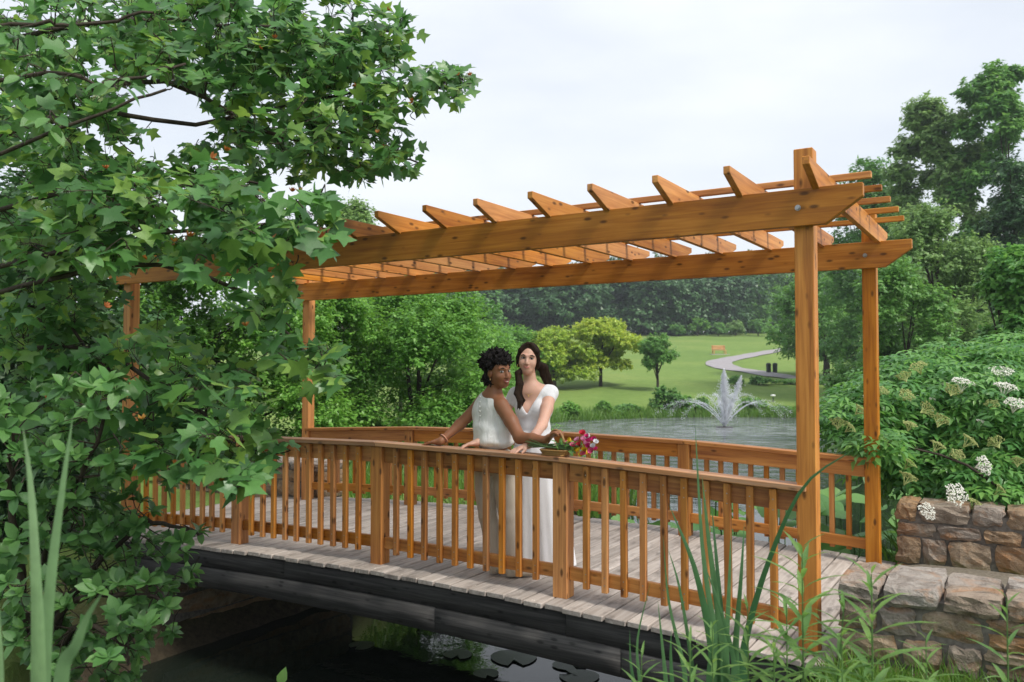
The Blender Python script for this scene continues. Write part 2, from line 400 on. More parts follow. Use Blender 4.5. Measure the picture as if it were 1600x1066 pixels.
# winding path on the far lawn
PATH = plain('pale asphalt path', (0.30, 0.28, 0.29), 0.85, 0.2, 0.12, 3.0, 0.2)
def ribbon(name, ctrl, widths, mat, lift=0.03, n=60):
    C = smooth_path(np.c_[ctrl, np.zeros(len(ctrl))], n)
    wd = np.interp(np.linspace(0, 1, n), np.linspace(0, 1, len(widths)), widths)
    T = np.gradient(C, axis=0); T = unit(T); Nn = np.stack([-T[:, 1], T[:, 0], 0 * T[:, 0]], -1)
    K = 5; o = np.linspace(-0.5, 0.5, K)
    P = C[:, None] + Nn[:, None] * (wd[:, None] * o[None])[..., None]
    P[..., 2] = land_z(P[..., 0], P[..., 1]) + lift
    V = P.reshape(-1, 3)
    i = np.arange(n - 1)[:, None] * K; j = np.arange(K - 1)[None]
    F = np.stack([i + j, i + K + j, i + K + j + 1, i + j + 1], -1).reshape(-1, 4)
    return obj(name, mesh_np(name, V, F, mat, smooth=True))
def on_lawn(px, py):
    """where a pixel's ray meets the far lawn"""
    lo, hi = 44.0, 135.0
    for _ in range(60):
        m = (lo + hi) / 2; p = W(px, py, m)
        if p[2] > lz(p[0], p[1]): lo = m
        else: hi = m
    return W(px, py, lo)
pts = [on_lawn(*p)[:2] for p in ((1262, 538), (1232, 545), (1200, 551), (1160, 558), (1130, 564), (1124, 570), (1145, 577), (1180, 582), (1215, 588), (1260, 594), (1310, 603), (1345, 612))]
structure(ribbon('path', np.array(pts), [1.8, 1.8, 1.9, 2.0, 2.2, 2.4, 2.4, 2.2, 2.0, 1.9, 1.8, 1.8], PATH, 0.06, 90), 'grey asphalt path winding across the far lawn')
GRAVEL = plain('gravel approach', (0.16, 0.14, 0.11), 0.9, 0.15, 0.35, 45, 0.8)
structure(ribbon('path', np.array([bw(6.63, 1.45, 0)[:2], bw(8.5, 1.45, 0)[:2], bw(11.5, 1.2, 0)[:2]]), [2.0, 2.0, 2.2], GRAVEL, 0.02, 20), 'gravel approach between the two stone walls')
# ------------------------------------------------------------------ footbridge
def zD(s): return 0.10 * (1 - ((s - 3.22) / 3.22) ** 2)
bridge = thing('footbridge', 'arched timber footbridge with grey plank deck and orange stained baluster railings', 'bridge', (BO[0], BO[1], 0), BANG)
# deck planks
rr = random.Random(3)
s = -0.95; plank_ms = [board(2.86 + d, 0.138, 0.036, DECK, 0.005, k) for k, d in enumerate((0, 0.012, -0.014, 0.022))]
while s < 6.56:
    o = obj('plank', plank_ms[rr.randrange(4)], bridge)
    sl = math.atan((zD(s + 0.05) - zD(s - 0.05)) / 0.1)
    place(o, (s, 1.20 + rr.uniform(-0.012, 0.012), zD(s) - 0.018 + rr.uniform(-0.002, 0.002)))
    o.rotation_euler = (Matrix.Rotation(-sl, 4, 'Y') @ Matrix.Rotation(math.pi / 2 + rr.uniform(-0.003, 0.003), 4, 'Z')).to_euler()
    s += 0.1495
def curved(s0, s1, top, hgt, t0, th, n=10):
    ss = np.linspace(s0, s1, n); V = []
    for k in ss:
        zt = zD(k) + top
        V += [(k, t0, zt), (k, t0 + th, zt), (k, t0 + th, zt - hgt), (k, t0, zt - hgt)]
    F = []
    for q in range(n - 1):
        a = q * 4
        for e in range(4): F.append((a + e, a + 4 + e, a + 4 + (e + 1) % 4, a + (e + 1) % 4))
    F.append((0, 1, 2, 3)); e = (n - 1) * 4; F.append((e + 3, e + 2, e + 1, e))
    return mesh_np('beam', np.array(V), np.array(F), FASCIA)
for t0, sgn in ((-0.175, 1), (2.53, -1)):
    cuts = (-0.9, 2.35, 4.95, 6.5)
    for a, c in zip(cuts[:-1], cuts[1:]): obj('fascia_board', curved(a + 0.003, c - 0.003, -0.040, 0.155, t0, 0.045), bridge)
    cuts = (-0.9, 1.3, 3.9, 5.35, 6.5)
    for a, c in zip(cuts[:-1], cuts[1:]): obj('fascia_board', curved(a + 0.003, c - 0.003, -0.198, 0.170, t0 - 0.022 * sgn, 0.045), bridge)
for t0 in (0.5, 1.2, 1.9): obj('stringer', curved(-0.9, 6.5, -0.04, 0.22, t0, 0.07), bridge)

# railings
POSTS = [0.0, 1.61, 3.22, 4.84, 6.45]
PW = 0.108
def vboard(parent, name, x, y, z0, z1, wd, th, key=None):
    o = obj(name, board(z1 - z0, wd, th, WOOD, 0.004, key), parent)
    o.location = (x, y, (z0 + z1) / 2)
    # length -> Z, width -> X, thickness -> Y
    o.rotation_euler = Matrix(((0, 1, 0), (0, 0, 1), (1, 0, 0))).to_euler()
    return o
_bal = {}
def baluster_mesh(L, face):
    k = (round(L, 3), face)
    if k not in _bal:
        bm = bmesh.new(); bmesh.ops.create_cube(bm, size=1)
        for v in bm.verts: v.co = Vector((v.co.x * L, v.co.y * 0.042, v.co.z * 0.034))
        bmesh.ops.bevel(bm, geom=list(bm.edges), offset=0.003, segments=1, affect='EDGES')
        n0 = len(bm.faces)
        for x in (-L / 2 + 0.05, -L / 2 + 0.10, L / 2 - 0.06, L / 2 - 0.12):
            bmesh.ops.create_circle(bm, cap_ends=True, segments=6, radius=0.0045, matrix=Matrix.Translation((x, 0.002, face * 0.0176)) @ (Matrix.Rotation(math.pi, 4, 'X') if face < 0 else Matrix.Identity(4)))
        bm.faces.ensure_lookup_table()
        for f in bm.faces[n0:]: f.material_index = 1
        me = mesh_bm('baluster', bm, WOOD); me.materials.append(STEEL)
        _bal[k] = me
    return _bal[k]
def railing(t, top, label, side):
    """side -1: balusters on the camera side; +1: on the far side"""
    rl = thing('railing', label, '', (0, 0, 0)); del rl['category']; rl.parent = bridge
    for a, c in zip(POSTS[:-1], POSTS[1:]):
        za, zc = zD(a) + top, zD(c) + top
        L = math.hypot(c - a, zc - za); ang = math.atan2(zc - za, c - a)
        def along(name, L2, wd, th, y, drop, mat=WOOD):
            o = obj(name, board(L2, wd, th, mat, 0.004), rl)
            o.location = ((a + c) / 2, y, (za + zc) / 2 - drop); o.rotation_euler = (0, -ang, 0); return o
        along('handrail', L - 0.002, 0.135, 0.034, t + 0.006 * side, 0.017, WOODCAP if side < 0 else WOOD)
        along('top_rail', L - PW - 0.004, 0.038, 0.125, t, 0.034 + 0.064)
        along('bottom_rail', L - PW - 0.004, 0.038, 0.088, t, top - 0.165)
        n = 10
        for k in range(1, n + 1):
            f = k / (n + 1); sx = a + PW / 2 + (c - a - PW) * f + rr.uniform(-0.004, 0.004)
            zt = za + (zc - za) * (sx - a) / (c - a) - 0.038; zb = zt + 0.038 - top + 0.095 + rr.uniform(-0.006, 0.004)
            L2 = 0.814 if top > 0.9 else 0.742
            o = obj('baluster', baluster_mesh(L2, side), rl)
            o.location = (sx, t + side * 0.0365, zt - L2 / 2 - 0.003)
            o.rotation_euler = Matrix(((0, 1, 0), (0, 0, 1), (1, 0, 0))).to_euler()
            o.rotation_euler.rotate_axis('Z', rr.uniform(-0.004, 0.004))
    for p in POSTS[1:-1]:
        vboard(rl, 'post', p, t, zD(p) - 0.004, zD(p) + top - 0.036, PW, PW)
railing(0.0, 0.945, 'front railing with brown weathered handrail', -1)
railing(2.40, 0.875, 'rear railing along the pond side', 1)

# ------------------------------------------------------------------ pergola
perg = thing('pergola', 'orange stained timber pergola with open rafters standing over the footbridge', 'pergola', (BO[0], BO[1], 0), BANG)
for ps in (0.0, 6.45):
    for pt in (0.0, 2.40): vboard(perg, 'post', ps, pt, -0.06, 2.90, PW, PW)
def profile(name, prof, th, mat):
    """extrude an outline (u,v) by th, centred; u -> X, v -> Z, thickness -> Y"""
    bm = bmesh.new()
    vs_ = [bm.verts.new((u, -th / 2, v)) for u, v in prof]
    f = bm.faces.new(vs_)
    r = bmesh.ops.extrude_face_region(bm, geom=[f])
    for v in r['geom']:
        if isinstance(v, bmesh.types.BMVert): v.co.y += th
    bmesh.ops.recalc_face_normals(bm, faces=list(bm.faces))
    bmesh.ops.bevel(bm, geom=list(bm.edges), offset=0.003, segments=1, affect='EDGES')
    return mesh_bm(name, bm, mat)
z0, z1 = 2.44, 2.655
bl, br = -0.33, 6.78
beam_me = profile('beam', [(bl, z1), (br, z1), (br, z1 - 0.075), (br - 0.20, z0), (bl + 0.20, z0), (bl, z1 - 0.075)], 0.05, WOOD)
for t in (-0.0805, 2.3195): place(obj('beam', beam_me, perg), (0, t, 0))
for ps in (0.0, 6.45):
    for t in (-0.1056, 2.2944):
        bm = bmesh.new()
        bmesh.ops.create_cone(bm, cap_ends=True, segments=14, radius1=0.017, radius2=0.017, depth=0.004, matrix=Matrix.Translation((0, -0.002, 0)) @ Matrix.Rotation(math.pi / 2, 4, 'X'))
        bmesh.ops.create_cone(bm, cap_ends=True, segments=6, radius1=0.012, radius2=0.012, depth=0.012, matrix=Matrix.Translation((0, -0.0102, 0)) @ Matrix.Rotation(math.pi / 2, 4, 'X'))
        place(obj('bolt', mesh_bm('bolt', bm, STEEL), perg), (ps - 0.02, t, 2.545))
rz0, rz1 = 2.640, 2.778
raf_me = profile('rafter', [(-0.36, rz1), (2.71, rz1), (2.71, rz1 - 0.045), (2.44, rz0), (-0.10, rz0), (-0.36, rz1 - 0.045)], 0.040, WOOD)
for k in range(16):
    o = obj('rafter', raf_me, perg)
    place(o, (6.53 - 0.4355 * k, rr.uniform(-0.008, 0.008), 0), (0, 0, math.pi / 2))
for k in range(5):
    t = 0.40 + 0.435 * k
    o = obj('slat', board(7.06, 0.040, 0.040, WOOD, 0.003, k), perg)
    place(o, (3.22 + rr.uniform(-0.01, 0.01), t, 2.799))

# ------------------------------------------------------------------ dry stone walls at the bridge ends
def stone_mesh(lx, ly, lz_, seed, mat, rough=0.011):
    r = np.random.default_rng(seed)
    bm = bmesh.new(); bmesh.ops.create_cube(bm, size=2)
    bmesh.ops.subdivide_edges(bm, edges=list(bm.edges), cuts=3, use_grid_fill=True)
    ph = r.uniform(0, 6, 6)
    for v in bm.verts:
        c = np.array(v.co)
        m = np.abs(c) ** 9
        c = c / max(1.0, (m.sum()) ** (1 / 9) * 0.985)
        # sheared, uneven outline
        c[0] += 0.08 * math.sin(2.1 * c[2] + ph[0]) * (0.16 / lx); c[2] += 0.035 * math.sin(1.7 * c[0] + ph[1]) * (0.12 / lz_)
        p = c * np.array((lx, ly, lz_)) / 2
        p += r.normal(0, rough * 0.55, 3)
        v.co = Vector(p)
    return mesh_bm('stone', bm, mat)
def stone_wall(name, label, s0, s1, t0, t1, zb, zt, courses, cap, seed, capmat=CAPSTONE, lens=(0.16, 0.40)):
    r = random.Random(seed)
    wl = thing(name, label, 'wall', bw(s0, t0, zb), BANG)
    L, T = s1 - s0, t1 - t0
    core_h = zt - zb - (cap * 0.6 if cap else 0.07)
    bm = bmesh.new(); bmesh.ops.create_cube(bm, size=1)
    for v in bm.verts: v.co = Vector(((v.co.x + 0.5) * (L - 0.07) + 0.035, (v.co.y + 0.5) * (T - 0.07) + 0.035, (v.co.z + 0.5) * core_h))
    obj('mortar_core', mesh_bm('mortar_core', bm, MORTAR), wl)
    z = 0.0; H = zt - zb - cap
    hs = [c * H / sum(courses) for c in courses]
    sd = seed * 1000
    for h in hs:
        x = 0.0
        while x < L - 0.02:
            l = min(r.uniform(*lens) * (0.7 + h / 0.14 * 0.4), L - x)
            if L - x - l < 0.09: l = L - x
            parts = [(z, h)]
            if h > 0.13 and r.random() < 0.12: f = r.uniform(0.42, 0.58); parts = [(z, h * f), (z + h * f, h * (1 - f))]
            for zz, hh in parts:
                sd += 1
                o = obj('stone', stone_mesh(l - 0.012, T + r.uniform(-0.03, 0.015), hh - 0.009, sd, STONE), wl)
                place(o, (x + l / 2, T / 2 + r.uniform(-0.008, 0.008), zz + hh / 2), (r.uniform(-0.02, 0.02), r.uniform(-0.03, 0.03), r.uniform(-0.02, 0.02)))
            x += l
        z += h
    if cap:
        x = 0.0
        while x < L - 0.02:
            l = min(r.uniform(0.15, 0.32), L - x)
            if L - x - l < 0.14: l = L - x
            rows = [(0, T)] if r.random() < 0.3 else [(0, T * r.uniform(0.42, 0.62))]
            if rows[0][1] < T: rows.append((rows[0][1], T - rows[0][1]))
            for y0, dy in rows:
                sd += 1; hh = cap * r.uniform(0.9, 1.2)
                o = obj('capstone', stone_mesh(l - 0.014, dy + 0.03, hh, sd, capmat, 0.008), wl)
                place(o, (x + l / 2, y0 + dy / 2, zt - zb - cap + hh / 2 - 0.004), (r.uniform(-0.03, 0.03), r.uniform(-0.025, 0.025), r.uniform(-0.03, 0.03)))
            x += l
    return wl
stone_wall('stone_wall', 'low stone wall with pale flat capstones beside the pergola post', 6.62, 10.4, -0.15, 0.42, -0.16, 0.45, (0.20, 0.15, 0.16), 0.095, 5, lens=(0.14, 0.34))
stone_wall('stone_wall', 'brown stone retaining wall below the white flowering elder bush', 6.60, 10.6, 2.50, 2.95, -0.15, 0.52, (0.15, 0.21, 0.11, 0.15), 0.0, 8, lens=(0.12, 0.34))
stone_wall('stone_wall', 'dark stone wall behind the far end of the footbridge', -3.2, 0.10, 2.52, 2.97, -0.20, 0.42, (0.16, 0.18, 0.14), 0.09, 12)
stone_wall('stone_abutment', 'stone abutment carrying the far end of the footbridge', -0.95, 0.72, -0.10, 2.5, -1.5, -0.26, (0.2, 0.2, 0.2, 0.2, 0.2), 0.0, 14, lens=(0.3, 0.5))
stone_wall('stone_abutment', 'stone abutment carrying the near end of the footbridge', 5.98, 6.6, -0.10, 2.5, -1.5, -0.30, (0.2, 0.2, 0.2, 0.2, 0.2), 0.0, 15, lens=(0.3, 0.5))
# ------------------------------------------------------------------ leaf shapes (tri templates: x across, y along, z up)
def mirror_leaf(mid, side, tris_side, fold=0.25, droop=0.15):
    """mid: midrib y values; side: (x,y) outline of one half; tris index mids as ('m',i) and sides as ('s',i)"""
    V = []; idx = {}
    for i_, y in enumerate(mid): idx[('m', i_)] = len(V); V.append((0, y, 0))
    for sg in (1, -1):
        for i_, (x, y) in enumerate(side): idx[('s', sg, i_)] = len(V); V.append((sg * x, y, 0))
    T = []
    for tri in tris_side:
        for sg in (1, -1):
            q = [idx[('m', k[1])] if k[0] == 'm' else idx[('s', sg, k[1])] for k in tri]
            T.append(q if sg > 0 else q[::-1])
    V = np.array(V, float)
    V[:, 2] = fold * np.abs(V[:, 0]) - droop * V[:, 1] ** 2 - 0.35 * np.maximum(np.abs(V[:, 0]) - .3, 0) * 2 * fold
    return V, np.array(T)
m_ = lambda i_: ('m', i_)
s_ = lambda i_: ('s', i_)
TULIP = mirror_leaf([0, .30, .56, .74], [(.20, -.07), (.43, .05), (.62, .27), (.31, .42), (.36, .62), (.50, .93), (.19, .84)],
    [(m_(0), s_(0), m_(1)), (s_(0), s_(1), m_(1)), (s_(1), s_(2), s_(3)), (s_(1), s_(3), m_(1)), (m_(1), s_(3), m_(2)), (s_(3), s_(4), m_(2)), (m_(2), s_(4), m_(3)), (s_(4), s_(5), s_(6)), (s_(4), s_(6), m_(3))], 0.22, 0.22)
OVAL = mirror_leaf([0, .35, .7, 1.0], [(.17, .14), (.27, .42), (.22, .74)],
    [(m_(0), s_(0), m_(1)), (s_(0), s_(1), m_(1)), (m_(1), s_(1), m_(2)), (s_(1), s_(2), m_(2)), (m_(2), s_(2), m_(3))], 0.35, 0.18)
def lance(wd, droop=0.25, fold=0.3):
    return mirror_leaf([0, .3, .65, 1.0], [(wd * .75, .2), (wd, .45), (wd * .6, .75)],
        [(m_(0), s_(0), m_(1)), (s_(0), s_(1), m_(1)), (m_(1), s_(1), m_(2)), (s_(1), s_(2), m_(2)), (m_(2), s_(2), m_(3))], fold, droop)
RHOMB = (np.array([(0, 0, 0), (.33, .5, .06), (0, 1, -.08), (-.33, .5, .06)], float), np.array([(0, 1, 2), (0, 2, 3)]))
TRI1 = (np.array([(-.36, .2, .03), (.36, .2, .03), (0, 1.08, -.06)], float), np.array([(0, 1, 2)]))
def compound():
    lf = mirror_leaf([0, .5, 1.0], [(.20, .40)], [(m_(0), s_(0), m_(1)), (m_(1), s_(0), m_(2))], 0.3, 0.25)
    V = []; T = []; n = 0
    for base, ang, sc in ((.30, 62, .42), (.30, -62, .42), (.58, 52, .46), (.58, -52, .46), (.78, 0, .50)):
        c, s__ = math.cos(rad(ang)), math.sin(rad(ang))
        v = lf[0] * sc; v = np.stack([v[:, 0] * c + v[:, 1] * s__, -v[:, 0] * s__ + v[:, 1] * c + base, v[:, 2] - 0.12 * base ** 2], -1)
        V.append(v); T.append(lf[1] + n); n += len(v)
    V.append(np.array([(-.008, 0, 0), (.008, 0, 0), (0, .8, -.08)])); T.append(np.array([(n, n + 1, n + 2)]))
    return np.vstack(V), np.vstack(T)
ELDER = compound()
def frames(direction, normal, r=None):
    """orthonormal frames (n,3,3) with columns x (across), y (along), z (normal)"""
    Y = unit(direction); Z = normal - (normal * Y).sum(-1, keepdims=True) * Y; Z = unit(Z); X = np.cross(Y, Z)
    return np.stack([X, Y, Z], -1)
def bake(tpl, P, R, S, tint):
    V0, T0 = tpl
    V = P[:, None] + S[:, None, None] * np.einsum('nij,mj->nmi', R, V0)
    F = T0[None] + (np.arange(len(P)) * len(V0))[:, None, None]
    return V.reshape(-1, 3), F.reshape(-1, 3), np.repeat(tint, len(V0))
def leaves(parent, tpl, P, R, S, mat, name, keep=300, rest_name='foliage', origin=(0, 0, 0), tint=None):
    """the `keep` largest leaves in the picture become objects of their own, the rest one mesh"""
    P = np.asarray(P) - np.asarray(origin)[None]
    tint = rng.random(len(P)) if tint is None else tint
    px, py, dp = project(P + np.asarray(origin)[None])
    inside = (px > 5) & (px < 1595) & (py > 5) & (py < 1060) & (dp > 0.3)
    score = np.where(inside, S / dp, -1) * rng.uniform(0.75, 1.15, len(P))
    order = np.argsort(-score)
    sel = order[:keep] if keep else order[:0]
    if keep:
        me = mesh_np(name, tpl[0], tpl[1], mat, np.zeros(len(tpl[0])), smooth=True)
        for q in sel:
            o = obj(name, me, parent)
            mw = Matrix.Identity(4)
            for a in range(3):
                for c in range(3): mw[a][c] = float(R[q, a, c] * S[q])
                mw[a][3] = float(P[q, a])
            o.matrix_local = mw
    rest = np.ones(len(P), bool); rest[sel] = False
    if rest.any():
        V, F, T = bake(tpl, P[rest], R[rest], S[rest], tint[rest])
        o = obj(rest_name, mesh_np(rest_name, V, F, mat, T, smooth=True), parent)
        if keep: o['kind'] = 'stuff'
        return o
def rand_dirs(n, zlo=-1.0):
    z = rng.uniform(zlo, 1, n); a = rng.uniform(0, 2 * math.pi, n); r = np.sqrt(1 - z * z)
    return np.stack([r * np.cos(a), r * np.sin(a), z], -1)

# ------------------------------------------------------------------ generic trees and shrubs
def tree(name, label, base, blobs, n, leaf, mat, trunk_r=0.15, clump=0.42, per=26, group=None, cat='tree', zlo=-0.55, flat=0.65, shell=0.72, limbs=True, tpl=RHOMB, bark=BARK, up=0.95):
    """blobs: (dx,dy,z,rx,ry,rz) relative to base; leaves sit in clumps on and inside the blobs"""
    base = np.asarray(base, float)
    root = thing(name, label, cat, base, 0, group)
    B = np.array(blobs, float)
    wgt = (B[:, 3] * B[:, 4] * B[:, 5]) ** (2 / 3); wgt /= wgt.sum()
    nc = max(12, n // per)
    bi = rng.choice(len(B), nc, p=wgt)
    d = rand_dirs(nc, zlo)
    inner = rng.random(nc) > shell
    rr_ = np.where(inner, rng.uniform(0.25, 0.8, nc), rng.uniform(0.80, 1.08, nc))
    C = B[bi, :3] + d * B[bi, 3:6] * rr_[:, None]
    crad = clump * B[bi, 3:6].min(1) * rng.uniform(0.6, 1.25, nc)
    k = np.repeat(np.arange(nc), per)
    axis = unit(d * np.array((.8, .8, .45)) + np.array((0, 0, .30)) + rng.normal(0, .40, d.shape))
    al = rng.uniform(-0.9, 1.1, len(k)); tap = np.clip(1.05 - .45 * (al + .9), .25, 1)
    off = axis[k] * al[:, None] * 1.25 + rng.normal(0, 0.42, (len(k), 3)) * np.array((1, 1, flat)) * tap[:, None]
    P = C[k] + off * crad[k][:, None]
    outw = unit(d[k] + 0.35 * unit(off))
    Nn = unit(outw * 0.55 + np.array((0, 0, up)) + rng.normal(0, 0.45, P.shape))
    D = unit(np.cross(Nn, rng.normal(0, 1, P.shape)) + outw * 0.4 - np.array((0, 0, 0.25)))
    S = leaf * rng.uniform(0.65, 1.3, len(P))
    tint = np.clip(rng.random(nc)[k] * 0.55 + rng.random(len(k)) * 0.42, 0, 0.99)
    V, F, T = bake(tpl, P, frames(D, Nn), S, tint)
    obj('crown', mesh_np('crown', V, F, mat, T), root)
    acc = Acc()
    top = B[:, 2].max()
    H = float(np.average(B[:, 2], weights=wgt))
    cen = np.average(B[:, :2], axis=0, weights=wgt)
    path = smooth_path([(0, 0, -0.25), (cen[0] * .15 + rng.normal(0, .03) * H, cen[1] * .15, H * .35), (cen[0] * .6, cen[1] * .6, H * .75), (cen[0], cen[1], H)], 9)
    acc.add(*tube(path, np.linspace(trunk_r * 1.15, trunk_r * 0.35, 9), 7))
    if limbs:
        for b_ in B[rng.permutation(len(B))[:9]]:
            a = path[rng.integers(2, 7)]
            e = b_[:3] + rng.normal(0, 0.15, 3) * b_[3:6]
            midp = (a + e) / 2 + np.array((0, 0, 0.12 * np.linalg.norm(e - a)))
            acc.add(*tube(smooth_path([a, midp, e], 6), np.linspace(trunk_r * .4, trunk_r * .08, 6), 5))
            for _ in range(2):
                e2 = b_[:3] + unit(rng.normal(0, 1, 3)) * b_[3:6] * 0.8
                acc.add(*tube(smooth_path([midp, (midp + e2) / 2 + (0, 0, .05), e2], 5), np.linspace(trunk_r * .25, trunk_r * .05, 5), 4, False))
    obj('trunk', acc.mesh('trunk', bark), root)
    return root
def blob_cloud(nb, rx, ry, z0, z1, size, taper=0.5, seed=0):
    """irregular crown made of nb blobs inside an egg of half-widths rx, ry between z0 and z1"""
    r = np.random.default_rng(seed); out = []
    for q in range(nb):
        f = (q + r.random()) / nb
        rz_ = size * min(rx, (z1 - z0) / 2) * 0.9
        z = z0 + rz_ * .6 + (z1 - z0 - rz_ * 1.6) * f
        e = math.sqrt(max(0.05, 1 - abs(2 * f - 0.85) ** 2.2 * taper * 1.6))
        a = r.uniform(0, 2 * math.pi); m = math.sqrt(r.random()) * 0.75
        k = size * r.uniform(0.75, 1.25)
        out.append((rx * e * m * math.cos(a), ry * e * m * math.sin(a), z, k * rx, k * ry, k * min(rx, (z1 - z0) / 2) * 0.9))
    return out
def at_px(px, depth): return np.array(((px - 800) / FPX * depth, depth))
def ground_tree(px, depth, *, top_py, width_px, name='tree', label='', nb=9, n=9000, leaf=0.1, mat='mid', size=0.42, z0f=0.25, seed=0, **kw):
    x, y = at_px(px, depth); z = lz(x, y)
    ztop = W(px, top_py, depth)[2] - z
    hw = width_px / 2 * depth / FPX
    kw.setdefault('tpl', TRI1 if depth > 20 else RHOMB)
    bl_ = blob_cloud(nb, hw * 0.86, hw * 0.86, ztop * z0f, ztop * 0.98, size, seed=seed)
    return tree(name, label, (x, y, z), bl_, n, leaf, G[mat], **kw)

# the dense shrubs just behind the left half of the bridge
gt = ground_tree
gt(650, 17.0, top_py=425, width_px=430, name='tall_shrub', label='broad fine-leaved bright green shrub behind the middle of the rear railing', nb=46, n=80000, leaf=0.074, mat='shrub', size=0.20, z0f=0.02, seed=1, trunk_r=0.09, cat='shrub', clump=0.55, shell=0.75)
gt(470, 15.5, top_py=415, width_px=360, name='tall_shrub', label='dense green shrub behind the rear pergola post half hidden by lobed leaves', nb=40, n=66000, leaf=0.076, mat='shrub', size=0.21, z0f=0.02, seed=2, trunk_r=0.09, cat='shrub', clump=0.55, shell=0.75)
gt(290, 14.0, top_py=370, width_px=380, name='tall_shrub', label='shaded green shrub behind the pergola post wrapped in tulip leaves', nb=34, n=46000, leaf=0.08, mat='shrub', size=0.22, z0f=0.06, seed=3, trunk_r=0.09, cat='shrub', clump=0.5)
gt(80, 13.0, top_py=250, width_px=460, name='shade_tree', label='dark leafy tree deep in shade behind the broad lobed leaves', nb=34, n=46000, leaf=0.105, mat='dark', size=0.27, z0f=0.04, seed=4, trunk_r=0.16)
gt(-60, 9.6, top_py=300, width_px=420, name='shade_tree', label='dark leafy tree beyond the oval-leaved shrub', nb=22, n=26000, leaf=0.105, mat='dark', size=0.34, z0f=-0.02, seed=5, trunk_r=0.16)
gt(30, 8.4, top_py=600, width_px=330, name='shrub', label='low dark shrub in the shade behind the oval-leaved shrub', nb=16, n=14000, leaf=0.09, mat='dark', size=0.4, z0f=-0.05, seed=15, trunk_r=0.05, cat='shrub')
gt(765, 24, top_py=502, width_px=230, name='shrub', label='lower bright green shrub beside the head of the curly-haired person', nb=14, n=40000, leaf=0.085, mat='shrub', size=0.36, z0f=0.02, seed=6, trunk_r=0.07, cat='shrub')
gt(735, 44, top_py=448, width_px=190, name='broadleaf_tree', label='mid green broadleaf tree behind the lower bright shrub', nb=10, n=15000, leaf=0.20, mat='mid', size=0.40, z0f=0.2, seed=7, trunk_r=0.14)
gt(545, 26, top_py=305, width_px=170, name='airy_tree', label='thin airy tree rising above the leaf-covered end of the pergola beam', nb=20, n=34000, leaf=0.12, mat='pale', size=0.28, z0f=0.2, seed=8, trunk_r=0.10, per=16)
gt(620, 30, top_py=335, width_px=90, name='airy_tree', label='narrow airy tree top beside the second pergola rafter tip', nb=12, n=14000, leaf=0.13, mat='pale', size=0.34, z0f=0.3, seed=9, trunk_r=0.08, per=16)

# golden maples and the young tree on the lawn
def lawn_tree(px, base_py, top_py, width_px, **kw):
    p = on_lawn(px, base_py)
    return gt(px, p[1], top_py=top_py, width_px=width_px, **kw)
lawn_tree(938, 604, 496, 172, name='golden_maple', label='yellow green spreading maple with forked trunk on the lawn', nb=24, n=46000, leaf=0.16, mat='yellow', size=0.30, z0f=0.20, seed=21, trunk_r=0.12, flat=0.45, clump=0.34)
lawn_tree(868, 608, 510, 160, name='golden_maple', label='green maple with yellowish top behind the long-haired person', nb=20, n=36000, leaf=0.16, mat='yellow', size=0.32, z0f=0.12, seed=22, trunk_r=0.11, flat=0.45, clump=0.34)
lawn_tree(805, 612, 508, 150, name='golden_maple', label='green maple showing between and left of the two heads', nb=18, n=30000, leaf=0.17, mat='shrub', size=0.34, z0f=0.1, seed=23, trunk_r=0.10, flat=0.5)
lawn_tree(1027, 611, 520, 62, name='young_tree', label='small dark green young tree standing alone on the lawn', nb=9, n=9000, leaf=0.16, mat='mid', size=0.42, z0f=0.36, seed=24, trunk_r=0.09)
# dark wood beyond the lawn
wood = [(690, 128, 440, 230, 'dark'), (800, 135, 425, 220, 'dark'), (885, 132, 410, 200, 'dark'), (960, 138, 398, 220, 'dark'), (1035, 134, 408, 180, 'dark'), (1105, 140, 392, 200, 'dark'), (1165, 148, 402, 170, 'mid'), (1225, 150, 395, 200, 'mid')]
where = ['stretch beside the broad bright shrub', 'stretch between broad shrub and golden maples', 'stretch above the yellow maple', 'tall stretch between yellow maple and young tree', 'narrow stretch above the young tree', 'stretch above the wooden bench', 'lighter stretch above the winding path', 'stretch behind the near pergola post']
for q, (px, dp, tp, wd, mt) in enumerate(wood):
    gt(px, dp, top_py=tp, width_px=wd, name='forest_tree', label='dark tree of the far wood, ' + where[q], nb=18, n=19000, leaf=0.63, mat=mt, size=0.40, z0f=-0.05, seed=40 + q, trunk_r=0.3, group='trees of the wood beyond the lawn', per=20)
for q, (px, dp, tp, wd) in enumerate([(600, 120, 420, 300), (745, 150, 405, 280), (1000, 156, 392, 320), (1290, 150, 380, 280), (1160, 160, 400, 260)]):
    gt(px, dp, top_py=tp, width_px=wd, name='forest_tree', label=['dark tree of the wood hidden behind the broad bright shrub', 'dark tree in the second row of the wood, above the curly hair', 'dark tree in the second row of the wood, above the young tree', 'dark tree in the second row of the wood, between the near pergola posts', 'dark tree in the second row of the wood, above the bench'][q], nb=16, n=16000, leaf=0.75, mat='dark', size=0.42, z0f=-0.05, seed=60 + q, trunk_r=0.3, group='trees of the wood beyond the lawn', per=20)
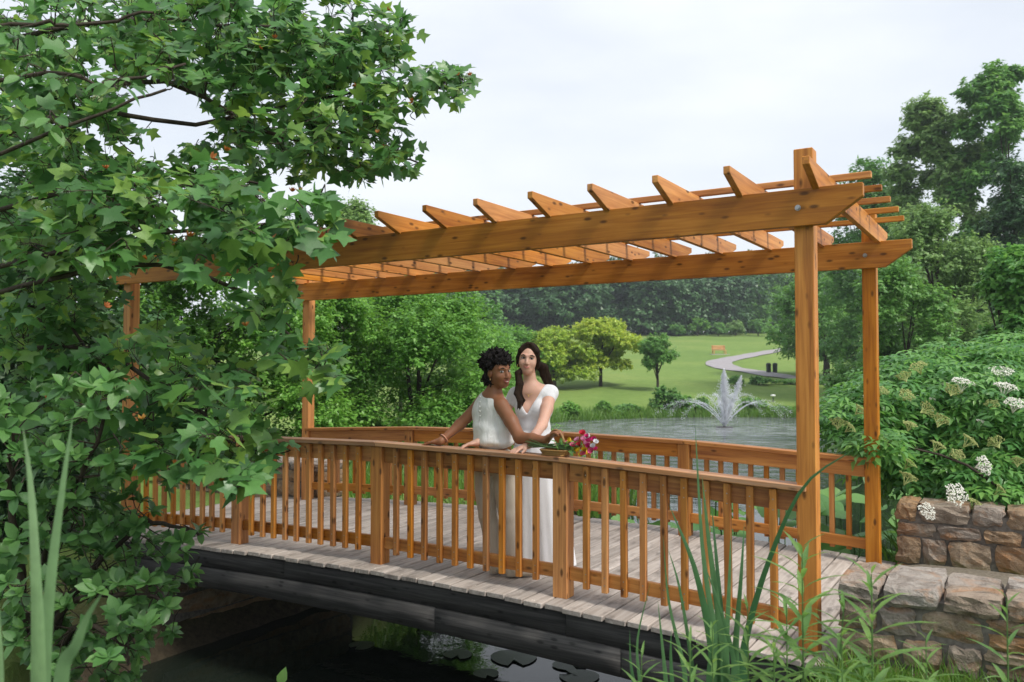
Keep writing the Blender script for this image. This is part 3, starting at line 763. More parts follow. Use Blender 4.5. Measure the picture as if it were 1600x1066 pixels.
# flower border at the top of the lawn
for q, (px, py, tp, wd, mt) in enumerate([(1060, 521, 512, 40, 'mid'), (1090, 519, 500, 34, 'shrub'), (1122, 517, 508, 36, 'mid'), (1150, 515, 506, 34, 'pale'), (1185, 514, 502, 40, 'mid')]):
    gt(px, 128, top_py=tp - 4, width_px=wd, name='border_shrub', label=['low dark shrub of the border above the young tree', 'bright green round shrub in the border above the lawn', 'dull green shrub of the border beside the bright round one', 'pale shrub of the border above the wooden bench', 'shrub of the border where the winding path ends'][q], nb=5, n=2500, leaf=0.35, mat=mt, size=0.5, z0f=0.2, seed=80 + q, trunk_r=0.1, cat='shrub', group='border shrubs above the lawn')
# right-hand trees
gt(1290, 62, top_py=425, width_px=215, name='spreading_tree', label='dark spreading tree with low branches beside the winding path', nb=16, n=30000, leaf=0.26, mat='mid', size=0.34, z0f=0.1, seed=31, trunk_r=0.25, flat=0.45)
gt(1355, 52, top_py=235, width_px=190, name='narrow_tree', label='narrow green tree rising behind the right end of the pergola', nb=18, n=30000, leaf=0.24, mat='mid', size=0.42, z0f=0.05, seed=32, trunk_r=0.2)
gt(1465, 46, top_py=140, width_px=240, name='tall_tree', label='tall airy tree whose loose top stands against the sky', nb=60, n=76000, leaf=0.25, mat='pale', size=0.16, z0f=0.05, seed=33, trunk_r=0.28, per=18, clump=.6)
gt(1575, 44, top_py=85, width_px=270, name='tall_tree', label='tallest tree, dense and green against the sky', nb=60, n=76000, leaf=0.26, mat='mid', size=0.18, z0f=0.05, seed=34, trunk_r=0.3)
gt(1585, 34, top_py=225, width_px=190, name='dark_tree', label='dark grey green tree in front of the tallest tree', nb=13, n=22000, leaf=0.18, mat='dark', size=0.38, z0f=0.1, seed=35, trunk_r=0.2)
gt(1462, 27, top_py=312, width_px=280, name='willow_tree', label='pale green rounded tree behind the elder bush', nb=40, n=66000, leaf=0.12, mat='pale', size=0.22, z0f=0.03, seed=36, trunk_r=0.18, clump=0.5, flat=0.45)
gt(1400, 22, top_py=395, width_px=260, name='bushy_tree', label='mid green bushy tree between the rear pergola post and the elder bush', nb=24, n=44000, leaf=0.10, mat='mid', size=0.27, z0f=0.03, seed=37, trunk_r=0.12)
gt(1590, 15.5, top_py=372, width_px=200, name='glossy_tree', label='glossy mid green tree rising close behind the elder bush', nb=26, n=40000, leaf=0.11, mat='elder', size=0.28, z0f=0.05, seed=38, trunk_r=0.12)

# shrubs, reeds and rushes on the far shore
def shore_pt(px, off=0.5):
    y = 30.0
    for _ in range(400):
        x = (px - 800) / FPX * y
        if y > 33 and water_d(x, y) > off: break
        y += 0.05
    return x, y
for q, (px, tp, wd, mt) in enumerate([(640 + 250, 628, 46, 'shrub'), (942, 628, 40, 'shrub'), (985, 632, 60, 'mid'), (1040, 601, 56, 'mid'), (1068, 618, 40, 'shrub'), (1098, 622, 44, 'mid'), (1175, 622, 52, 'shrub'), (1215, 634, 60, 'mid'), (1262, 632, 70, 'shrub'), (1320, 630, 80, 'mid')]):
    x, y = shore_pt(px, 0.7)
    gt(px, y, top_py=tp, width_px=wd, name='shore_shrub', label=['small shrub on the far shore by the long-haired person', 'round light green shrub on the far shore below the maples', 'low wide shrub on the far shore beside the tallest one', 'tallest dark shrub on the far shore below the young tree', 'light shrub on the far shore beside the tallest shrub', 'dark shrub on the far shore behind the fountain jets', 'light green shrub on the far shore behind the fountain plume', 'low dark shrub on the far shore by the white path light', 'wide light shrub on the far shore behind the near post', 'wide dark shrub on the far shore between the near pergola posts'][q], nb=9, n=7000, leaf=0.13, mat=mt, size=0.42, z0f=0.05, seed=100 + q, trunk_r=0.05, cat='shrub', group='shrubs on the far shore', limbs=False)
for q, (px, tp, wd) in enumerate([(1130, 577, 30), (1165, 579, 40), (1215, 583, 60), (1262, 586, 60)]):
    px += 20
    p = on_lawn(px, 603 - q)
    gt(px, p[1], top_py=tp + 10, width_px=wd, name='bed_shrub', label=['small low shrub at the bend of the winding path', 'low shrub of the bed below the winding path', 'wider low shrub of the bed beside the litter bins', 'wide low shrub of the bed beyond the litter bins'][q], nb=4, n=2200, leaf=0.16, mat='mid', size=0.5, z0f=0.2, seed=120 + q, trunk_r=0.05, cat='shrub', group='low shrubs of the bed', limbs=False)

# ------------------------------------------------------------------ blades of grass, rushes, irises
def blade_tpl(nseg=4, w=0.02, bend=0.25):
    V = []; T = []
    for k in range(nseg + 1):
        f = k / nseg; wd = w * (1 - f ** 1.8) * (0.7 + 0.6 * f * (1 - f) * 2)
        if k == nseg: V.append((0, f, -bend * f * f))
        else: V += [(-wd, f, -bend * f * f), (wd, f, -bend * f * f)]
    for k in range(nseg - 1):
        a = 2 * k; T += [(a, a + 1, a + 3), (a, a + 3, a + 2)]
    a = 2 * (nseg - 1); T.append((a, a + 1, a + 2))
    return np.array(V, float), np.array(T)
GB = blade_tpl(3, 0.028, 0.35)
def blades(name, label, cat, P, hgt, mat, lean=0.25, tpl=GB, parent=None):
    n = len(P)
    D = unit(np.stack([rng.normal(0, lean, n), rng.normal(0, lean, n), np.ones(n)], -1))
    Nn = unit(np.stack([rng.normal(0, 1, n), rng.normal(0, 1, n), np.full(n, 0.3)], -1))
    V, F, T = bake(tpl, P, frames(D, Nn), hgt * rng.uniform(0.5, 1.2, n), rng.random(n))
    o = obj(name, mesh_np(name, V, F, mat, T), parent)
    o['kind'] = 'stuff'; o['label'] = label
    if cat: o['category'] = cat
    return o
def scatter(n, x0, x1, y0, y1, cond):
    X = rng.uniform(x0, x1, n * 4); Y = rng.uniform(y0, y1, n * 4)
    ok = cond(X, Y); X = X[ok][:n]; Y = Y[ok][:n]
    return np.stack([X, Y, land_z(X, Y) - 0.02], -1)
def near_right(X, Y):
    s, t = to_st(X, Y); return (water_d(X, Y) > 0.25) & (t < -0.14) & (s > 5)
blades('grass', 'short fresh grass at the foot of the low stone wall', 'grass', scatter(24000, 0.3, 4.6, 1.6, 4.9, near_right), 0.17, G['grass'], 0.45)
def near_cam(X, Y): return (water_d(X, Y) > 0.4) & (X > .62 + (Y - 2) * .3)
blades('grass', 'tall soft grass among the leafy weeds by the low wall', 'grass', scatter(9000, 0.8, 3.2, 1.7, 3.3, near_cam), 0.36, G['grass'], 0.5)
def left_bank(X, Y):
    s, t = to_st(X, Y); return (water_d(X, Y) > 0.05) & (s < 2.0) & (t > 3.0)
blades('grass', 'bright green grass on the bank behind the rear railing', 'grass', scatter(13000, -13, 2.0, 9.5, 17.0, left_bank), 0.40, G['grass'], 0.3)
def rbank(X, Y):
    s, t = to_st(X, Y); return (water_d(X, Y) > -0.1) & (s > 5.5) & (t > 2.98) & (t < 9)
blades('grass', 'bright green undergrowth between rear railing and retaining wall', 'grass', scatter(7000, 2.5, 9, 6.5, 13.0, rbank), 0.45, G['grass'], 0.4)
def shore(X, Y): d = water_d(X, Y); return (d > -0.5) & (d < 1.3) & (Y > 30)
P = scatter(30000, -9, 27, 30, 46, shore); P[:, 2] = np.maximum(P[:, 2], WATER_Z - 0.1)
patch = np.sin(P[:, 0] * 1.1 + 2) * np.sin(P[:, 0] * .37) + .6 * np.sin(P[:, 0] * 2.9 + P[:, 1]); P = P[patch > rng.uniform(-1.6, .3, len(P))]
blades('rushes', 'green rushes along the far edge of the pond', 'rushes', P, 0.62, G['grass'], 0.28)
def lshore(X, Y): d = water_d(X, Y); return (d > -0.4) & (d < 0.9) & (Y > 14) & (X < 3)
P = scatter(6000, -6, 3, 14, 32, lshore); P[:, 2] = np.maximum(P[:, 2], WATER_Z - 0.1)
blades('rushes', 'tall rushes on the pond shore behind the two people', 'rushes', P, 0.9, G['grass'], 0.15)

def blade_mesh(ctrl, width, mat, flat_dir, tip=0.06, n=26):
    """a strap leaf along control points with a folded keel"""
    C = smooth_path(ctrl, n); T = unit(np.gradient(C, axis=0)); X = unit(np.cross(T, flat_dir)); Nn = np.cross(X, T)
    f = np.linspace(0, 1, n); wd = width * np.minimum(1, 0.55 + f * 1.2) * np.clip((1 - f) / 0.6, 0, 1) ** 0.85 + width * 0.02
    V = np.concatenate([C - X * wd[:, None] / 2, C + Nn * wd[:, None] * 0.14, C + X * wd[:, None] / 2])
    F = []
    for k in range(n - 1):
        F += [(k, k + 1, n + k + 1, n + k), (n + k, n + k + 1, 2 * n + k + 1, 2 * n + k)]
    return mesh_np('blade', V, np.array(F), mat, smooth=True)
def iris(name, label, base, blist, mat, depth, width):
    base = np.asarray(base, float); root = thing(name, label, 'iris', base)
    for bl_ in blist:
        wd = bl_[0]; pts = [W(px, py, depth + dd_) for px, py, dd_ in bl_[1:]]
        b0 = np.array((pts[0][0] * 0.5 + base[0] * 0.5, pts[0][1], base[2] - 0.05))
        b0[:2] = base[:2] * 0.3 + pts[0][:2] * 0.7
        C = [b0 + (pts[0] - b0) * f for f in (0, .3, .6, .85)] + pts
        C = [c - base for c in C]
        obj('blade', blade_mesh(C, wd * width, mat, np.array((0.25, -1, 0.1))), root)
    return root
p0 = W(1120, 1066, 3.5)
iris('iris_clump', 'clump of dark green iris blades in front of the railing', (p0[0], p0[1], lz(p0[0], p0[1])), [
    (1.0, (1118, 1000, 0), (1098, 860, .02), (1086, 662, .05)), (1.1, (1125, 980, .05), (1108, 850, .05), (1097, 745, .05)),
    (1.2, (1112, 1010, 0), (1086, 890, -.05), (1046, 790, -.05)), (0.85, (1165, 1000, 0), (1200, 880, -.05), (1256, 760, -.1), (1338, 700, -.1)),
    (0.9, (1150, 1000, .05), (1158, 900, .05), (1163, 818, .08)), (0.8, (1135, 1010, -.02), (1140, 900, 0), (1142, 832, .02)),
    (0.6, (1068, 1040, 0), (1045, 940, 0), (1036, 836, 0)), (0.6, (1080, 1030, .05), (1062, 920, .05), (1044, 858, .05)),
    (0.6, (1040, 1060, -.05), (1034, 1000, -.05), (1028, 940, -.05)), (0.5, (1000, 1066, -.05), (996, 1000, -.05), (1016, 912, -.05)),
    (0.7, (1146, 1030, -.05), (1125, 950, -.1), (1100, 880, -.1)), (0.6, (1050, 1066, -.1), (1048, 1020, -.1), (1049, 985, -.1)),
    (0.5, (990, 1066, 0), (985, 1030, 0), (984, 985, 0)), (0.9, (1130, 1000, .1), (1120, 880, .1), (1112, 790, .12))], G['iris'], 3.5, 0.052)
p0 = W(90, 1066, 1.75)
iris('reed_clump', 'pale blurred reed blades standing close by at the oval-leaved shrub', (p0[0], p0[1], lz(p0[0], p0[1])), [
    (1.25, (60, 1050, 0), (56, 900, 0), (48, 760, 0.02), (36, 668, 0.03)), (1.25, (68, 1060, 0.03), (80, 900, 0.03), (98, 760, 0.03), (114, 650, 0.03)),
    (0.8, (66, 1066, -0.04), (64, 960, -0.04), (62, 862, -0.03)), (1.25, (95, 1066, -0.1), (118, 1010, -0.12), (136, 965, -0.13), (160, 926, -0.15)),
    (0.8, (0, 1066, 0), (-2, 980, 0), (-8, 880, 0))], G['reed'], 1.75, 0.030)

# leafy weeds at the water's edge
WL = lance(0.062, 0.35, 0.3)
weed_me = mesh_np('leaf', WL[0], WL[1], G['weed'], np.zeros(len(WL[0])))
def weed(label, px, tip_py, depth, n=26, ll=0.17, lean=(0.0, 0.0), group=None):
    n = int(n * 1.45)
    x, y = at_px(px, depth); g = lz(x, y); tip = W(px, tip_py, depth)
    root = thing('leafy_weed', label, 'weed', (x, y, g), 0, group)
    H = tip[2] - g
    C = smooth_path([(0, 0, -0.03), (lean[0] * .3, lean[1] * .3, H * .5), (lean[0], lean[1], H * 0.96)], 8)
    Vt, Ft = tube(C, np.linspace(0.0055, 0.002, 8), 5)
    obj('stem', mesh_np('stem', Vt, Ft, STEM, smooth=True), root)
    for k in range(n):
        f = 0.22 + 0.78 * (k / (n - 1)); a = k * 2.4 + rng.normal(0, .2)
        p = np.array([np.interp(f * 7, np.arange(8), C[:, q]) for q in range(3)])
        el = 0.35 + 0.9 * f ** 3
        D = unit(np.array((math.cos(a), math.sin(a), el))); Nn = np.array((-math.cos(a) * .4, -math.sin(a) * .4, 1.0))
        R = frames(D[None], Nn[None])[0]; S = ll * (0.55 + 0.75 * math.sin(math.pi * min(1, f * 0.9 + .1)) ** 0.8) * rng.uniform(.85, 1.15)
        o = obj('leaf', weed_me, root); mw = Matrix.Identity(4)
        for q in range(3):
            for c in range(3): mw[q][c] = float(R[q, c] * S)
            mw[q][3] = float(p[q])
        o.matrix_local = mw
weed('tall weed with narrow pale leaves in front of the near pergola post', 1250, 840, 2.9, 30, 0.19)
weed('weed with narrow leaves in front of the bridge end of the low wall', 1357, 878, 2.7, 26, 0.17)
weed('short bright weed in front of the pale capstones', 1566, 918, 2.9, 16, 0.13)
weed('bushy low weed on the water side of the iris clump', 1000, 1000, 3.0, 24, 0.12)
weed('low weed at the foot of the iris clump', 1110, 965, 2.9, 26, 0.13)
weed('low weed between the iris clump and the tall weed', 1165, 935, 3.0, 24, 0.13)
weed('small weed beside the tall narrow-leaved weed', 1205, 985, 2.8, 22, 0.13)
weed('slender weed rising among the irises beside the bridge edge', 1075, 985, 2.7, 24, 0.14)
weed('broad low weed at the foot of the near pergola post', 1225, 930, 3.1, 26, 0.15)
weed('leaning weed before the foot of the near pergola post', 1290, 935, 2.75, 24, 0.15, (.05, 0))
weed('low weed between the two taller wall weeds', 1310, 990, 2.6, 22, 0.13)
weed('small weed growing at the foot of the low wall', 1440, 985, 2.9, 18, 0.12)
# ------------------------------------------------------------------ the tulip tree whose boughs hang in from the left
def near_foliage(name, label, cat, base, limb_ctrl, limb_r, clusters, leaf, tpl, mat, cover, per=6, zflat=0.8, keep=300, trunk=None, petiole=True, whorl=False, depth_r=0.35):
    base = np.asarray(base, float); root = thing(name, label, cat, base)
    acc = Acc(); LP = []
    if trunk is not None:
        C, R = trunk; acc.add(*tube(smooth_path(C, 14) - base, np.interp(np.linspace(0, 1, 14), np.linspace(0, 1, len(R)), R), 10))
    for C, r0 in zip(limb_ctrl, limb_r):
        path = smooth_path(C, 18); path[2:-1] += rng.normal(0, 0.008, (len(path) - 3, 3))
        acc.add(*tube(path - base, np.linspace(r0, 0.007, 18), 6)); LP.append(path)
    LPT = np.vstack(LP)
    P = []; D = []; Nn = []; S = []; tw = Acc()
    for (px, py, dp, rx, ry, *c) in clusters:
        cov = cover * (c[0] if c else 1.0)
        lpx = leaf * FPX / dp
        n = int(math.pi * rx * ry / (0.55 * lpx * lpx) * cov)
        nr = max(2, n // per)
        for _ in range(nr):
            a = rng.uniform(0, 2 * math.pi); m = math.sqrt(rng.random())
            e = W(px + rx * m * math.cos(a), py + ry * m * math.sin(a), dp + rng.normal(0, depth_r))
            j = np.argmin(((LPT - e) ** 2).sum(1) + rng.uniform(0, 0.05, len(LPT))); st = LPT[j]
            v = e - st; ln = np.linalg.norm(v) + 1e-6
            if ln > 0.28: st = e - v / ln * 0.14 + rng.normal(0, 0.02, 3); v = e - st; ln = np.linalg.norm(v)
            tv = smooth_path([st, (st + e) / 2 + np.array((0, 0, 0.10 * ln)) + rng.normal(0, 0.03, 3), e], 5)
            tw.add(*tube(tv - base, np.linspace(0.0045, 0.002, 5), 3, False))
            vd = unit(v)
            for q in range(per):
                if whorl:
                    f = 1 - 0.16 * q / per * rng.random(); az = q * 2.399 + rng.normal(0, .2)
                    side = unit(np.cross(vd, (0.1, 0.2, 1))); up_ = np.cross(side, vd)
                    d = unit(vd * rng.uniform(0.25, 0.9) + side * math.cos(az) + up_ * math.sin(az) * 0.7 + np.array((0, 0, .15)))
                    att = st + (e - st) * f; pos = att
                    nn = unit(np.array((0, 0, 0.8)) + vd * 0.5 - d * 0.3 + rng.normal(0, 0.25, 3) + np.array((0.1, -0.35, 0)))
                else:
                    f = 0.35 + 0.65 * (q + 1) / per; az = rng.uniform(0, 2 * math.pi)
                    att = st + (e - st) * f
                    d = unit(vd * 0.6 + np.array((math.cos(az), math.sin(az), 0)) * 0.8 + np.array((0, 0, rng.uniform(-0.75, 0.1))))
                    pl = leaf * rng.uniform(0.3, 0.7); pos = att + d * pl + np.array((0, 0, 0.03))
                    if petiole:
                        tw.add(*tube(np.array([att, (att + pos) / 2 + (0, 0, 0.012), pos]) - base, [0.0016] * 3, 3, False))
                    nn = unit(np.array((0.12, -0.38, 0.75)) + rng.normal(0, 0.42, 3))
                P.append(pos); D.append(d); Nn.append(nn); S.append(leaf * rng.uniform(0.6, 1.18))
    P = np.array(P); R = frames(np.array(D), np.array(Nn)); S = np.array(S)
    obj('branches' if trunk is None else 'trunk', acc.mesh('trunk', BARK, True), root)
    o = obj('twigs', tw.mesh('twigs', BARK), root); o['kind'] = 'stuff'
    leaves(root, tpl, P, R, S, mat, 'leaf', keep, 'foliage', base)
    return root, P, len(P)
tb = np.array((-4.7, 5.7, lz(-4.7, 5.7)))
tr = lambda z: np.array((tb[0], tb[1], z))
trunk_c = [tb + (0, 0, -.2), tb + (.05, 0, 2), tb + (0, .1, 4), tb + (.1, 0, 8)]
_W0 = W
def W(px, py, d): return _W0(px, py, d + .3)
limbs_ = [[tr(2.6), W(60, 190, 5.0), W(330, 190, 5.3), W(560, 140, 6.0), W(715, 138, 6.0)],
          [tr(2.0), W(60, 400, 4.8), W(280, 365, 4.3), W(480, 345, 4.0)],
          [tr(1.8), W(150, 420, 4.7), W(340, 440, 4.4), W(440, 510, 4.3), W(505, 590, 4.2)],
          [tr(1.2), W(60, 540, 5.0), W(250, 600, 4.6), W(330, 660, 4.3), W(400, 735, 4.1)],
          [tr(3.6), W(120, 40, 5.0), W(400, 40, 5.8), W(630, 50, 6.0)],
          [tr(3.0), W(200, 130, 5.2), W(430, 210, 5.6), W(580, 240, 6.0), W(655, 255, 6.0)],
          [tr(2.4), W(100, 300, 4.8), W(260, 290, 4.5), W(420, 290, 4.1)],
          [tr(1.4), W(40, 480, 5.4), W(150, 560, 5.0), W(240, 640, 4.7)]]
W = _W0
clus = [(110, 60, 5.0, 170, 95, .8), (330, 55, 5.6, 150, 85), (500, 55, 6.0, 120, 75), (585, 120, 6.0, 85, 75), (690, 132, 6.0, 52, 24, 1.3), (715, 128, 6.0, 26, 15, 1.2), (625, 45, 6.0, 28, 45, .7), (560, 215, 6.0, 85, 60), (450, 180, 5.6, 110, 75),
        (632, 252, 6.0, 40, 22, 1.0), (575, 270, 6.0, 45, 20), (100, 220, 5.0, 120, 75, .9), (250, 300, 4.5, 160, 50), (400, 325, 4.0, 105, 55), (478, 345, 4.0, 38, 50), (500, 390, 4.0, 18, 26, .8), (120, 360, 5.0, 140, 70, 1.1), (300, 395, 4.4, 150, 34), (420, 410, 4.2, 80, 30),
        (50, 470, 5.6, 80, 110, 1.2), (420, 470, 4.4, 60, 40), (470, 540, 4.2, 50, 45), (500, 590, 4.2, 30, 30, .8), (300, 615, 4.5, 105, 60), (250, 540, 4.9, 50, 35, .8), (385, 690, 4.2, 55, 55), (285, 715, 4.2, 95, 50), (375, 745, 4.0, 50, 32), (240, 665, 4.6, 80, 55), (130, 560, 5.2, 80, 60, 1.1), (60, 640, 5.4, 80, 60),
        (80, 140, 6.8, 140, 120, .55), (300, 60, 7.0, 170, 80, .6), (430, 130, 7.0, 120, 110, .5), (200, 330, 6.6, 200, 80, .6), (380, 250, 6.8, 110, 50, .6), (80, 450, 6.8, 110, 90, .7)]
tul, tP, nt_ = near_foliage('tulip_tree', 'large tulip tree with broad lobed leaves hanging over the far end of the bridge', 'tree', tb, limbs_, [.022, .02, .018, .018, .02, .02, .018, .016], clus, 0.100, TULIP, G['tulip'], 4.3, trunk=(trunk_c, [.2, .16, .13, .08]))
# rusty seed pods and flowers among the leaves
pod_me = None
def pod_mesh():
    acc = Acc(); V0, T0 = lance(0.25, -0.3, 0.5)
    for k in range(7):
        a = k * 2.4; D = unit(np.array((math.cos(a) * .5, math.sin(a) * .5, 1.0))); R = frames(D[None], np.array([(math.cos(a), math.sin(a), -.4)]))[0]
        acc.add((V0 * 0.05) @ R.T, T0, 0)
    return acc.mesh('seed_pod', G['dead'])
pod_me = pod_mesh()
for (px, py) in [(353, 236), (330, 247), (166, 264), (497, 76), (556, 135), (565, 190), (600, 232), (457, 300), (430, 60), (405, 75), (715, 118), (735, 118), (605, 15), (645, 160), (296, 370), (272, 378), (384, 510), (74, 625), (165, 480), (345, 752), (400, 305), (500, 340), (470, 300), (590, 208), (222, 655), (500, 372)]:
    d_ = 3.85 if py > 220 and px < 520 else 5.6
    o = obj('seed_pod', pod_me, tul); o.location = Vector(W(px, py, d_) - tb); o.rotation_euler = (rng.normal(0, .4), rng.normal(0, .4), rng.uniform(0, 6)); s0 = rng.uniform(.45, .8); o.scale = (s0, s0, s0)

# ovate-leaved boughs in the top left corner
ob = np.array((-3.9, 4.0, lz(-3.9, 4.0)))
near_foliage('alder_tree', 'small alder with rounded leaves mixed among the tulip tree boughs', 'tree', ob,
    [[ob + (0, 0, 2.6), W(20, 120, 3.9), W(160, 130, 3.9), W(290, 100, 4.1)], [ob + (0, 0, 3.0), W(0, 40, 3.9), W(120, 40, 4.0), W(240, 20, 4.1)], [ob + (0, 0, 2.2), W(0, 240, 4.0), W(120, 190, 3.9), W(260, 140, 4.0)]], [.012, .012, .011],
    [(60, 40, 3.9, 80, 45, .8), (170, 35, 4.0, 80, 35, .7), (60, 130, 3.9, 80, 40, .8), (180, 120, 3.9, 80, 30, .8), (265, 95, 4.1, 40, 35, .6), (50, 210, 4.0, 60, 40, .7)],
    0.085, OVAL, G['oval'], 1.5, per=7, keep=150, trunk=([ob + (0, 0, -.2), ob + (-.1, 0, 1.5), ob + (0, .05, 3.4)], [.07, .05, .02]))
# oval-leaved shrub over the bank at lower left
sb = np.array((-2.6, 4.6, lz(-2.6, 4.6)))
shl = [[sb, W(60, 900, 4.6), W(120, 760, 4.4), W(180, 620, 4.2)], [sb, W(120, 920, 4.5), W(230, 820, 4.5), W(310, 835, 4.5)], [sb, W(100, 950, 4.4), W(200, 930, 4.3), W(285, 950, 4.3)], [sb, W(20, 800, 4.4), W(20, 680, 4.2)], [sb, W(120, 980, 4.3), W(180, 1000, 4.2), W(200, 1040, 4.1)]]
near_foliage('oval_leaf_shrub', 'oval-leaved green shrub leaning over the dark water at the bank', 'shrub', sb, shl, [.03, .028, .025, .028, .022],
    [(40, 655, 4.2, 60, 50), (130, 640, 4.2, 70, 40), (195, 600, 4.2, 45, 26, .8), (50, 740, 4.3, 70, 50), (150, 720, 4.4, 50, 50), (90, 830, 4.5, 95, 60, 1.2), (180, 800, 4.6, 60, 60), (265, 830, 4.6, 50, 24, .9), (60, 940, 4.4, 70, 70, 1.2), (170, 900, 4.4, 60, 50), (235, 925, 4.3, 50, 30), (270, 950, 4.3, 24, 16), (180, 985, 4.2, 55, 45, 1.1), (110, 1030, 4.3, 80, 50, 1.2), (215, 1010, 4.6, 60, 55, 1.2), (255, 885, 4.8, 55, 40), (60, 1000, 4.6, 70, 60, 1.2), (150, 860, 4.9, 90, 60, 1.2)],
    0.088, OVAL, G['oval'], 4.5, per=7, whorl=True, keep=300, depth_r=0.25)

# ------------------------------------------------------------------ elder bush with flower heads above the retaining wall
eb = bw(8.2, 3.5, 0); eb[2] = lz(eb[0], eb[1])
elder = thing('elder_bush', 'elder bush with flat white flower heads spilling over the stone wall', 'bush', eb)
EBL = [(1500, 640, 8.2, 130, 80), (1420, 650, 8.0, 90, 60), (1570, 680, 7.6, 90, 90), (1480, 720, 7.7, 110, 50), (1360, 640, 7.9, 55, 45), (1330, 660, 7.6, 40, 30), (1550, 750, 7.2, 70, 45), (1390, 700, 7.7, 45, 40), (1600, 600, 8.2, 70, 60), (1450, 590, 8.6, 70, 35), (1660, 700, 7.4, 70, 90), (1370, 690, 7.0, 26, 18), (1545, 565, 8.8, 60, 25), (1420, 580, 8.5, 34, 22), (1490, 558, 8.7, 30, 24), (1575, 545, 8.8, 34, 26), (1385, 600, 8.2, 30, 26)]
P = []; D = []; Nn = []; S = []
for (px, py, dp, rx, ry) in EBL:
    c = W(px, py, dp); rX, rZ = rx * dp / FPX, ry * dp / FPX; rY = min(0.9, (rX + rZ) / 2)
    n = int(2600 * rX * rZ) + 60
    d = rand_dirs(n, -0.7); r_ = np.where(rng.random(n) < .7, rng.uniform(.8, 1.08, n), rng.uniform(.3, .9, n)); r_ = np.where(rng.random(n) < .14, rng.uniform(1.05, 1.32, n), r_)
    p = c + d * np.array((rX, rY, rZ)) * r_[:, None]
    P.append(p)
    Nn.append(unit(d * .55 + np.array((0, -.15, .6)) + rng.normal(0, .3, p.shape)))
    az = rng.uniform(0, 2 * math.pi, n)
    D.append(unit(d * np.array((1, 1, .3)) + np.stack([np.cos(az), np.sin(az), np.full(n, -.35)], -1) * .8))
    S.append(rng.uniform(.15, .25, n))
P = np.vstack(P); D = np.vstack(D); Nn = np.vstack(Nn); S = np.concatenate(S)
ok = P[:, 2] > lz(*eb[:2]) + .1
leaves(elder, ELDER, P[ok], frames(D[ok], Nn[ok]), S[ok], G['elder'], 'leaf', 300, 'foliage', eb)
acc = Acc()
for k in range(16):
    c = EBL[k % len(EBL)]; e = W(c[0] + rng.normal(0, 20), c[1], c[2]) - eb
    st = np.array((rng.uniform(-.4, .6), rng.uniform(-.3, .3), -.1))
    acc.add(*tube(smooth_path([st, (st + e) / 2 + (0, .1, .3), e], 8), np.linspace(.022, .005, 8), 5))
obj('stems', acc.mesh('stems', BARK, True), elder)
WHITE = plain('white elder floret', (0.80, 0.80, 0.72), 0.7, 0.2, 0.08, 60)
BUDS = plain('greenish elder bud', (0.45, 0.50, 0.20), 0.7, 0.2, 0.2, 60)
def umbel(mat, seed, dens):
    r = np.random.default_rng(seed); acc = Acc(); st = Acc()
    oct_V = np.array([(1, 0, 0), (0, 1, 0), (-1, 0, 0), (0, -1, 0), (0, 0, .6), (0, 0, -.6)], float); oct_F = np.array([(0, 1, 4), (1, 2, 4), (2, 3, 4), (3, 0, 4), (1, 0, 5), (2, 1, 5), (3, 2, 5), (0, 3, 5)])
    for k in range(dens):
        a = r.uniform(0, 2 * math.pi); m = math.sqrt(r.random()); lob = 0.9 + 0.12 * math.sin(5 * a + seed)
        p = np.array((math.cos(a) * m * .085 * lob, math.sin(a) * m * .085 * lob, 0.018 * (1 - m * m) + r.normal(0, .004)))
        acc.add(p + oct_V * r.uniform(.0045, .0075), oct_F)
    for k in range(8):
        a = k * .785; e = np.array((math.cos(a) * .06, math.sin(a) * .06, 0.0)); V_, F_ = tube([(0, 0, -.09), e * .4 + (0, 0, -.04), e], .0025, 4, False)
        acc.add(V_, np.vstack([F_[:, :3], F_[:, [0, 2, 3]]]))
    return acc.mesh('flower_head', mat)
um_w = [umbel(WHITE, k, 210) for k in range(3)]; um_b = [umbel(BUDS, 10 + k, 190) for k in range(2)]
for k, (px, py, dp, sc) in enumerate([(1505, 597, 7.4, 1.25), (1565, 580, 7.5, 1.3), (1572, 604, 7.2, 1.2), (1587, 630, 7.0, 1.1), (1538, 727, 6.6, 1.0), (1494, 773, 6.45, 1.15), (1449, 799, 6.35, .9), (1456, 622, 7.6, .5), (1533, 659, 7.2, .6), (1478, 600, 7.8, .5)]):
    o = obj('flower_head', um_w[k % 3], elder); o.location = Vector(W(px, py, dp) - eb)
    tilt = 0.35 if py < 700 else 1.15
    o.rotation_euler = (tilt + rng.normal(0, .1), rng.normal(0, .12), rng.uniform(-.5, .5)); o.scale = (sc,) * 3
for k, (px, py) in enumerate([(1412, 587), (1417, 617), (1489, 609), (1449, 639), (1422, 663), (1422, 723), (1466, 695), (1516, 688), (1550, 631), (1565, 767), (1496, 710), (1434, 572), (1420, 745), (1524, 785), (1385, 690), (1330, 668), (1310, 660), (1345, 640), (1380, 610), (1555, 690), (1590, 720), (1470, 655)]):
    o = obj('flower_head', um_b[k % 2], elder); o.location = Vector(W(px, py, 7.35 - (py - 580) * .003) - eb)
    o.rotation_euler = (.6 + rng.normal(0, .25), rng.normal(0, .25), rng.uniform(-.5, 3)); sc = rng.uniform(.7, 1.0); o.scale = (sc,) * 3

